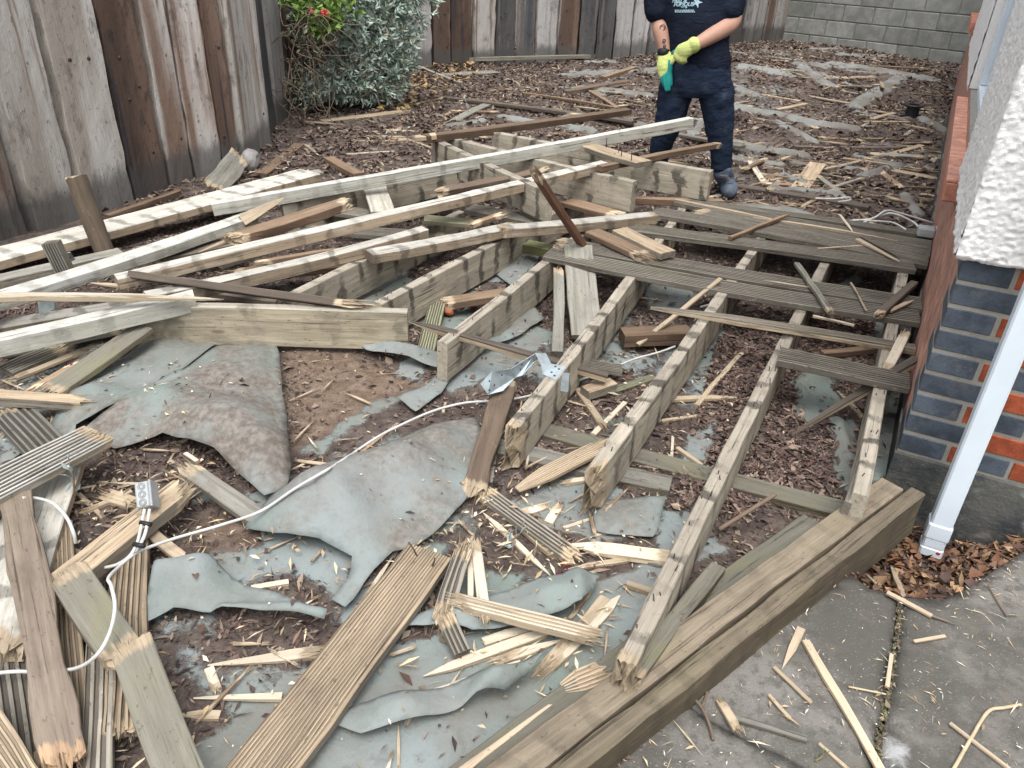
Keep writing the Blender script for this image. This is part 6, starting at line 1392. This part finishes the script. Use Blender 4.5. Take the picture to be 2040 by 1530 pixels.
# red brown mulch where it lies thickest, between the last joists
bay = gpoly([(1440, 640), (1600, 560), (1740, 640), (1740, 800), (1690, 1000), (1480, 1000), (1330, 1080), (1370, 900)], 0)
p = onground(60000, .0, 2.2, 1.2, 3.6, lambda X, Y: inpoly(X, Y, bay) * soil(X, Y)); n = len(p)
flakes('bark_mulch', p + np.array([0, 0, .01]), rng.gamma(3.2, .010, n), rng.gamma(3.2, .0034, n), [(.15, .095, .08), (.115, .078, .07), (.20, .14, .115), (.09, .066, .062), (.27, .205, .165), (.13, .10, .09)], .55, 'reddish bark mulch in the bays beside the house')
SL = [(.56, .44, .28), (.62, .52, .36), (.46, .34, .21), (.66, .58, .44), (.38, .29, .19)]
def near(X, Y): return (.07 + .93 * sstep(.5, .6, fbm(X * 2.2 + 70, Y * 2.2, 3))) * (1 - .75 * inpoly(X, Y, PATIO))
p = onground(7000, -2.4, 2.6, .75, 4.6, near); n = len(p); pin_ = inpoly(p[:, 0], p[:, 1], PATIO); p[pin_, 2] = 0.0
flakes('wood_slivers', p + np.array([0, 0, .010]), rng.gamma(2.0, .014, n), rng.uniform(.002, .008, n), SL + [(.25, .18, .12)], .25, 'small pale wood slivers strewn over the near ground', curl=.15)
p = onground(9000, -2.2, 7.5, 4.6, 14, near); n = len(p)
flakes('wood_slivers', p + np.array([0, 0, .02]), rng.gamma(2.4, .032, n), rng.uniform(.006, .018, n), SL, .25, 'small pale wood slivers strewn over the far yard', curl=.15, dark=(.5, 1.05))
# heaps of finer splinters where boards were snapped
q = []
for u, v, r_, k in [(1010, 1050, .16, 420), (1150, 1090, .15, 260), (200, 985, .14, 300), (860, 1060, .10, 200), (520, 1130, .16, 240), (1080, 1270, .18, 260), (300, 1080, .14, 150), (380, 690, .12, 160), (100, 740, .14, 220), (60, 900, .10, 120), (1420, 800, .2, 160), (1180, 820, .15, 150), (90, 1480, .14, 160), (480, 1350, .2, 180), (250, 1480, .1, 120), (650, 1200, .12, 120)]:
    k = k // 3; c = P(u, v, 0); xy = c[:2] + rng.normal(0, r_ * .85, (k, 2)); q.append(np.column_stack([xy, gz(xy[:, 0], xy[:, 1]) + rng.uniform(.008, .035, k)]))
q = np.concatenate(q); n = len(q)
flakes('wood_slivers', q, rng.gamma(2.2, .013, n), rng.uniform(.003, .012, n), SL + [(.22, .16, .12), (.16, .12, .10), (.30, .22, .15)], .4, 'heaps of torn wood fibres where boards were snapped', curl=.2)
# grit and chips lying on the torn sheets
q = []
for poly, zf in SHEETS:
    xs = [a[0] for a in poly]; ys = [a[1] for a in poly]; ar = (max(xs) - min(xs)) * (max(ys) - min(ys)); k = int(ar * 480)
    X = rng.uniform(min(xs), max(xs), k); Y = rng.uniform(min(ys), max(ys), k); ok = inpoly(X, Y, poly) & (rng.random(k) < sstep(.42, .62, fbm(X * 5 + 31, Y * 5, 3))); X = X[ok]; Y = Y[ok]
    q.append(np.stack([X, Y, zf(X, Y) + .004], 1))
q = np.concatenate(q); n = len(q)
flakes('sheet_grit', q, rng.gamma(2.2, .0085, n), rng.gamma(2.2, .0028, n), BRN + SL, .35, 'crumbs of bark and wood lying on the membrane sheets')
LEAF = [(.20, .105, .06), (.145, .075, .048), (.26, .155, .085), (.10, .062, .05), (.33, .22, .125), (.08, .052, .046), (.16, .10, .07)]
p = onground(9000, .9, 3.2, .6, 2.6, lambda X, Y: inpoly(X, Y, GULLY) * 1.0)
p = np.concatenate([p + np.array([0, 0, z]) for z in (.012, .028)]); n = len(p)
flakes('fallen_leaves', p, rng.gamma(5, .0075, n), rng.gamma(5, .0040, n), LEAF, .6, 'brown fallen leaves filling the gap between patio and house', 'leaf', curl=.35)
lb = gpoly([(700, 210), (800, 140), (930, 118), (960, 150), (860, 200), (760, 235)], 0)
p = onground(14000, -2.6, .5, 7, 13, lambda X, Y: inpoly(X, Y, lb) * .2); n = len(p)
flakes('fallen_leaves', p + np.array([0, 0, .03]), rng.uniform(.05, .11, n), rng.uniform(.03, .06, n), [(.28, .19, .11), (.22, .15, .10), (.36, .25, .13), (.17, .12, .09), (.42, .30, .12), (.18, .14, .11)], .5, 'yellow and brown fallen leaves below the silver shrub', 'leaf', curl=.3)
eb = gpoly([(1130, 1530), (1360, 1350), (1700, 1120), (1690, 1140), (1400, 1365), (1230, 1530)], 0)
p = onground(30000, -.2, 1.6, .7, 2.0, lambda X, Y: inpoly(X, Y, eb) * .6); n = len(p)
flakes('fallen_leaves', p * np.array([1, 1, 0]) + np.array([0, 0, .008]), rng.uniform(.012, .035, n), rng.uniform(.006, .016, n), LEAF + BRN, .5, 'leaf crumbs swept against the edge beam', 'leaf', curl=.3)
jp = [P(u, v, 0) for u, v in [(1796, 1184), (1784, 1300), (1755, 1460), (1740, 1560)]]; k = 700; ii = rng.integers(0, 3, k); tt = rng.random((k, 1))
q = np.array([jp[i] for i in ii]) * (1 - tt) + np.array([jp[i + 1] for i in ii]) * tt + rng.normal(0, .004, (k, 3)) * np.array([1, 1, 0]); q[:, 2] = rng.uniform(-.012, .001, k)
flakes('joint_grit', q, rng.gamma(3, .0035, k), rng.gamma(3, .002, k), [(.16, .13, .09), (.11, .12, .06), (.22, .19, .13), (.09, .08, .06)], .6, 'moss and grit filling the patio joint')
# patio dust
p = onground(5200, .0, 2.2, .6, 2.2, lambda X, Y: inpoly(X, Y, PATIO) * (.15 + .85 * sstep(.48, .62, fbm(X * 4, Y * 4, 3)))); n = len(p)
flakes('patio_slivers', p * np.array([1, 1, 0]) + np.array([0, 0, .004]), rng.gamma(1.6, .0085, n), rng.uniform(.001, .0035, n), SL + [(.7, .7, .66)], .12, 'fine slivers and crumbs scattered on the patio', curl=.1)
# ------------------------------------------------------------------ countable sticks of the far yard, too alike to tell apart
VAR = [timber_mesh('wood_splinter', L, w, h, end0='break', end1='break', jag=.04, seg=.12, taper0=t0) for L, w, h, t0 in [(.35, .035, .014, .1), (.5, .03, .014, .2), (.24, .04, .012, 0), (.65, .04, .02, .2), (.3, .025, .012, .12), (.42, .05, .02, 0), (.2, .03, .01, .05)]]
KIN = [('fresh', .85, 'pale splinter lying loose on the dirt of the far yard', 'pale splinters across the far yard'), ('greywood', 1.2, 'grey weathered splinter lying loose on the dirt of the far yard', 'grey splinters across the far yard'), ('brown', 1.35, 'brown splinter lying loose on the dirt of the far yard', 'brown splinters across the far yard')]
VM = {}; LOOSE = []
def loose(mt, b, tn):
    if (mt, b) not in VM:
        me = VAR[b].copy(); me.materials.clear(); me.materials.append(M[mt]); VM[(mt, b)] = me
    o = bpy.data.objects.new('wood_splinter', VM[(mt, b)]); COL.objects.link(o); return o
for i in range(150):
    u = random.uniform(1465, 1880) if i % 3 else random.uniform(620, 1300); v = random.uniform(120, 420) if i % 3 else random.uniform(150, 330)
    if u < 1000 and v < 190: continue
    mt, tn = random.choices([('fresh', .85), ('greywood', 1.2), ('brown', 1.35)], [.42, .26, .32])[0]; b = random.randrange(len(VAR)); c = P(u, v)
    if c[1] > 13 or c[0] < -2.1: continue
    o = loose(mt, b, tn); o.location = (c[0], c[1], float(gz(c[0], c[1])) + .018)
    o.rotation_euler = (random.uniform(-.3, .3), random.uniform(-.06, .06), random.gauss(0, .75) + (math.pi if random.random() < .5 else 0)); o.color = (tn * random.uniform(.8, 1.15),) * 3 + (1,)
    LOOSE.append((o, u, v, {'fresh': 'pale', 'greywood': 'grey', 'brown': 'brown'}[mt], 'loose splinters across the far yard'))
for i in range(110):
    u = random.uniform(20, 1320); v = random.uniform(900, 1520) if i % 2 else random.uniform(560, 1000)
    c = P(u, v, 0)
    if inpoly(np.array([c[0]]), np.array([c[1]]), PATIO)[0]: continue
    b = random.choice([2, 4, 6, 0]); mt, tn = random.choices([('fresh', 1.0), ('bleach', 1.0), ('brown', 1.4)], [.5, .3, .2])[0]
    o = loose(mt, b, tn); o.location = (c[0], c[1], float(gz(c[0], c[1])) + .016); s_ = random.uniform(.22, .42); o.scale = (s_ * random.uniform(.8, 1.3), s_ * .8, s_)
    o.rotation_euler = (random.uniform(-.3, .3), random.uniform(-.08, .08), random.uniform(0, 6.28)); o.color = (tn, tn, tn, 1)
    LOOSE.append((o, u, v, {'fresh': 'tan', 'bleach': 'bleached', 'brown': 'brown'}[mt], 'small loose splinters in the near litter'))
MARKS = [(1815, 220, 'black drain collar'), (1440, 385, 'worker boot'), (1690, 153, 'orange twisted piece'), (1530, 190, 'long yellow pole'), (1610, 350, 'tan board behind the deck'), (1600, 390, 'long dark plank behind the deck'), (1640, 255, 'crease of raised membrane'),
         (1750, 110, 'concrete block wall'), (1060, 215, 'long dark plank by the fence'), (1040, 245, 'dark brown timber'), (720, 230, 'brown plank near the fence'), (690, 190, 'silver shrub'), (500, 330, 'grey rock'), (1190, 170, 'rounded grey log'), (1780, 325, 'tan split laths'), (1690, 291, 'pale ended dark batten'),
         (1020, 150, 'curved board at the far fence'), (285, 985, 'grey socket box'), (240, 870, 'silvered board end'), (430, 830, 'big dirty membrane sheet'), (720, 980, 'humped membrane sheet'), (450, 1180, 'curled blue flap'), (700, 1280, 'tan deck board'), (1000, 1200, 'smooth membrane flap'), (950, 870, 'rotten plank'), (1020, 870, 'first broken joist'),
         (1190, 950, 'second broken joist'), (1240, 1080, 'broad white torn piece'), (900, 1380, 'folded membrane flap'), (540, 650, 'heavy header'), (700, 770, 'bare soil patch'), (310, 1400, 'snapped mossy board'), (90, 1300, 'dirt caked plank'), (160, 720, 'mossy plank'), (1100, 740, 'bent metal hanger'), (1290, 660, 'dark wood block'), (1060, 1040, 'dark grooved strip'), (1150, 1355, 'fresh grooved chunk'), (1155, 580, 'leaning grey board'), (500, 560, 'dark leaning plank')]
cell = {}
for o, u, v, colr, grp in LOOSE:
    mk_ = min(MARKS, key=lambda q: math.hypot(u - q[0], (v - q[1]) * 1.5)); dx = u - mk_[0]; dy = (v - mk_[1]) * 1.5
    di = ('to the right of' if dx > 0 else 'to the left of') if abs(dx) > abs(dy) else ('in front of' if dy > 0 else 'behind')
    cell.setdefault((colr, di, mk_[2]), []).append((math.hypot(dx, dy), o, grp))
for (colr, di, mk_), lst in cell.items():
    lst.sort(key=lambda q: q[0])
    for k, (d, o, grp) in enumerate(lst):
        od = ['closest ', 'second closest ', 'third closest ', 'fourth closest ', 'fifth closest ', 'sixth closest '][min(k, 5)] if len(lst) > 1 else ''
        tag(o, od + colr + ' loose splinter ' + di + ' the ' + mk_, 'splinter', grp)
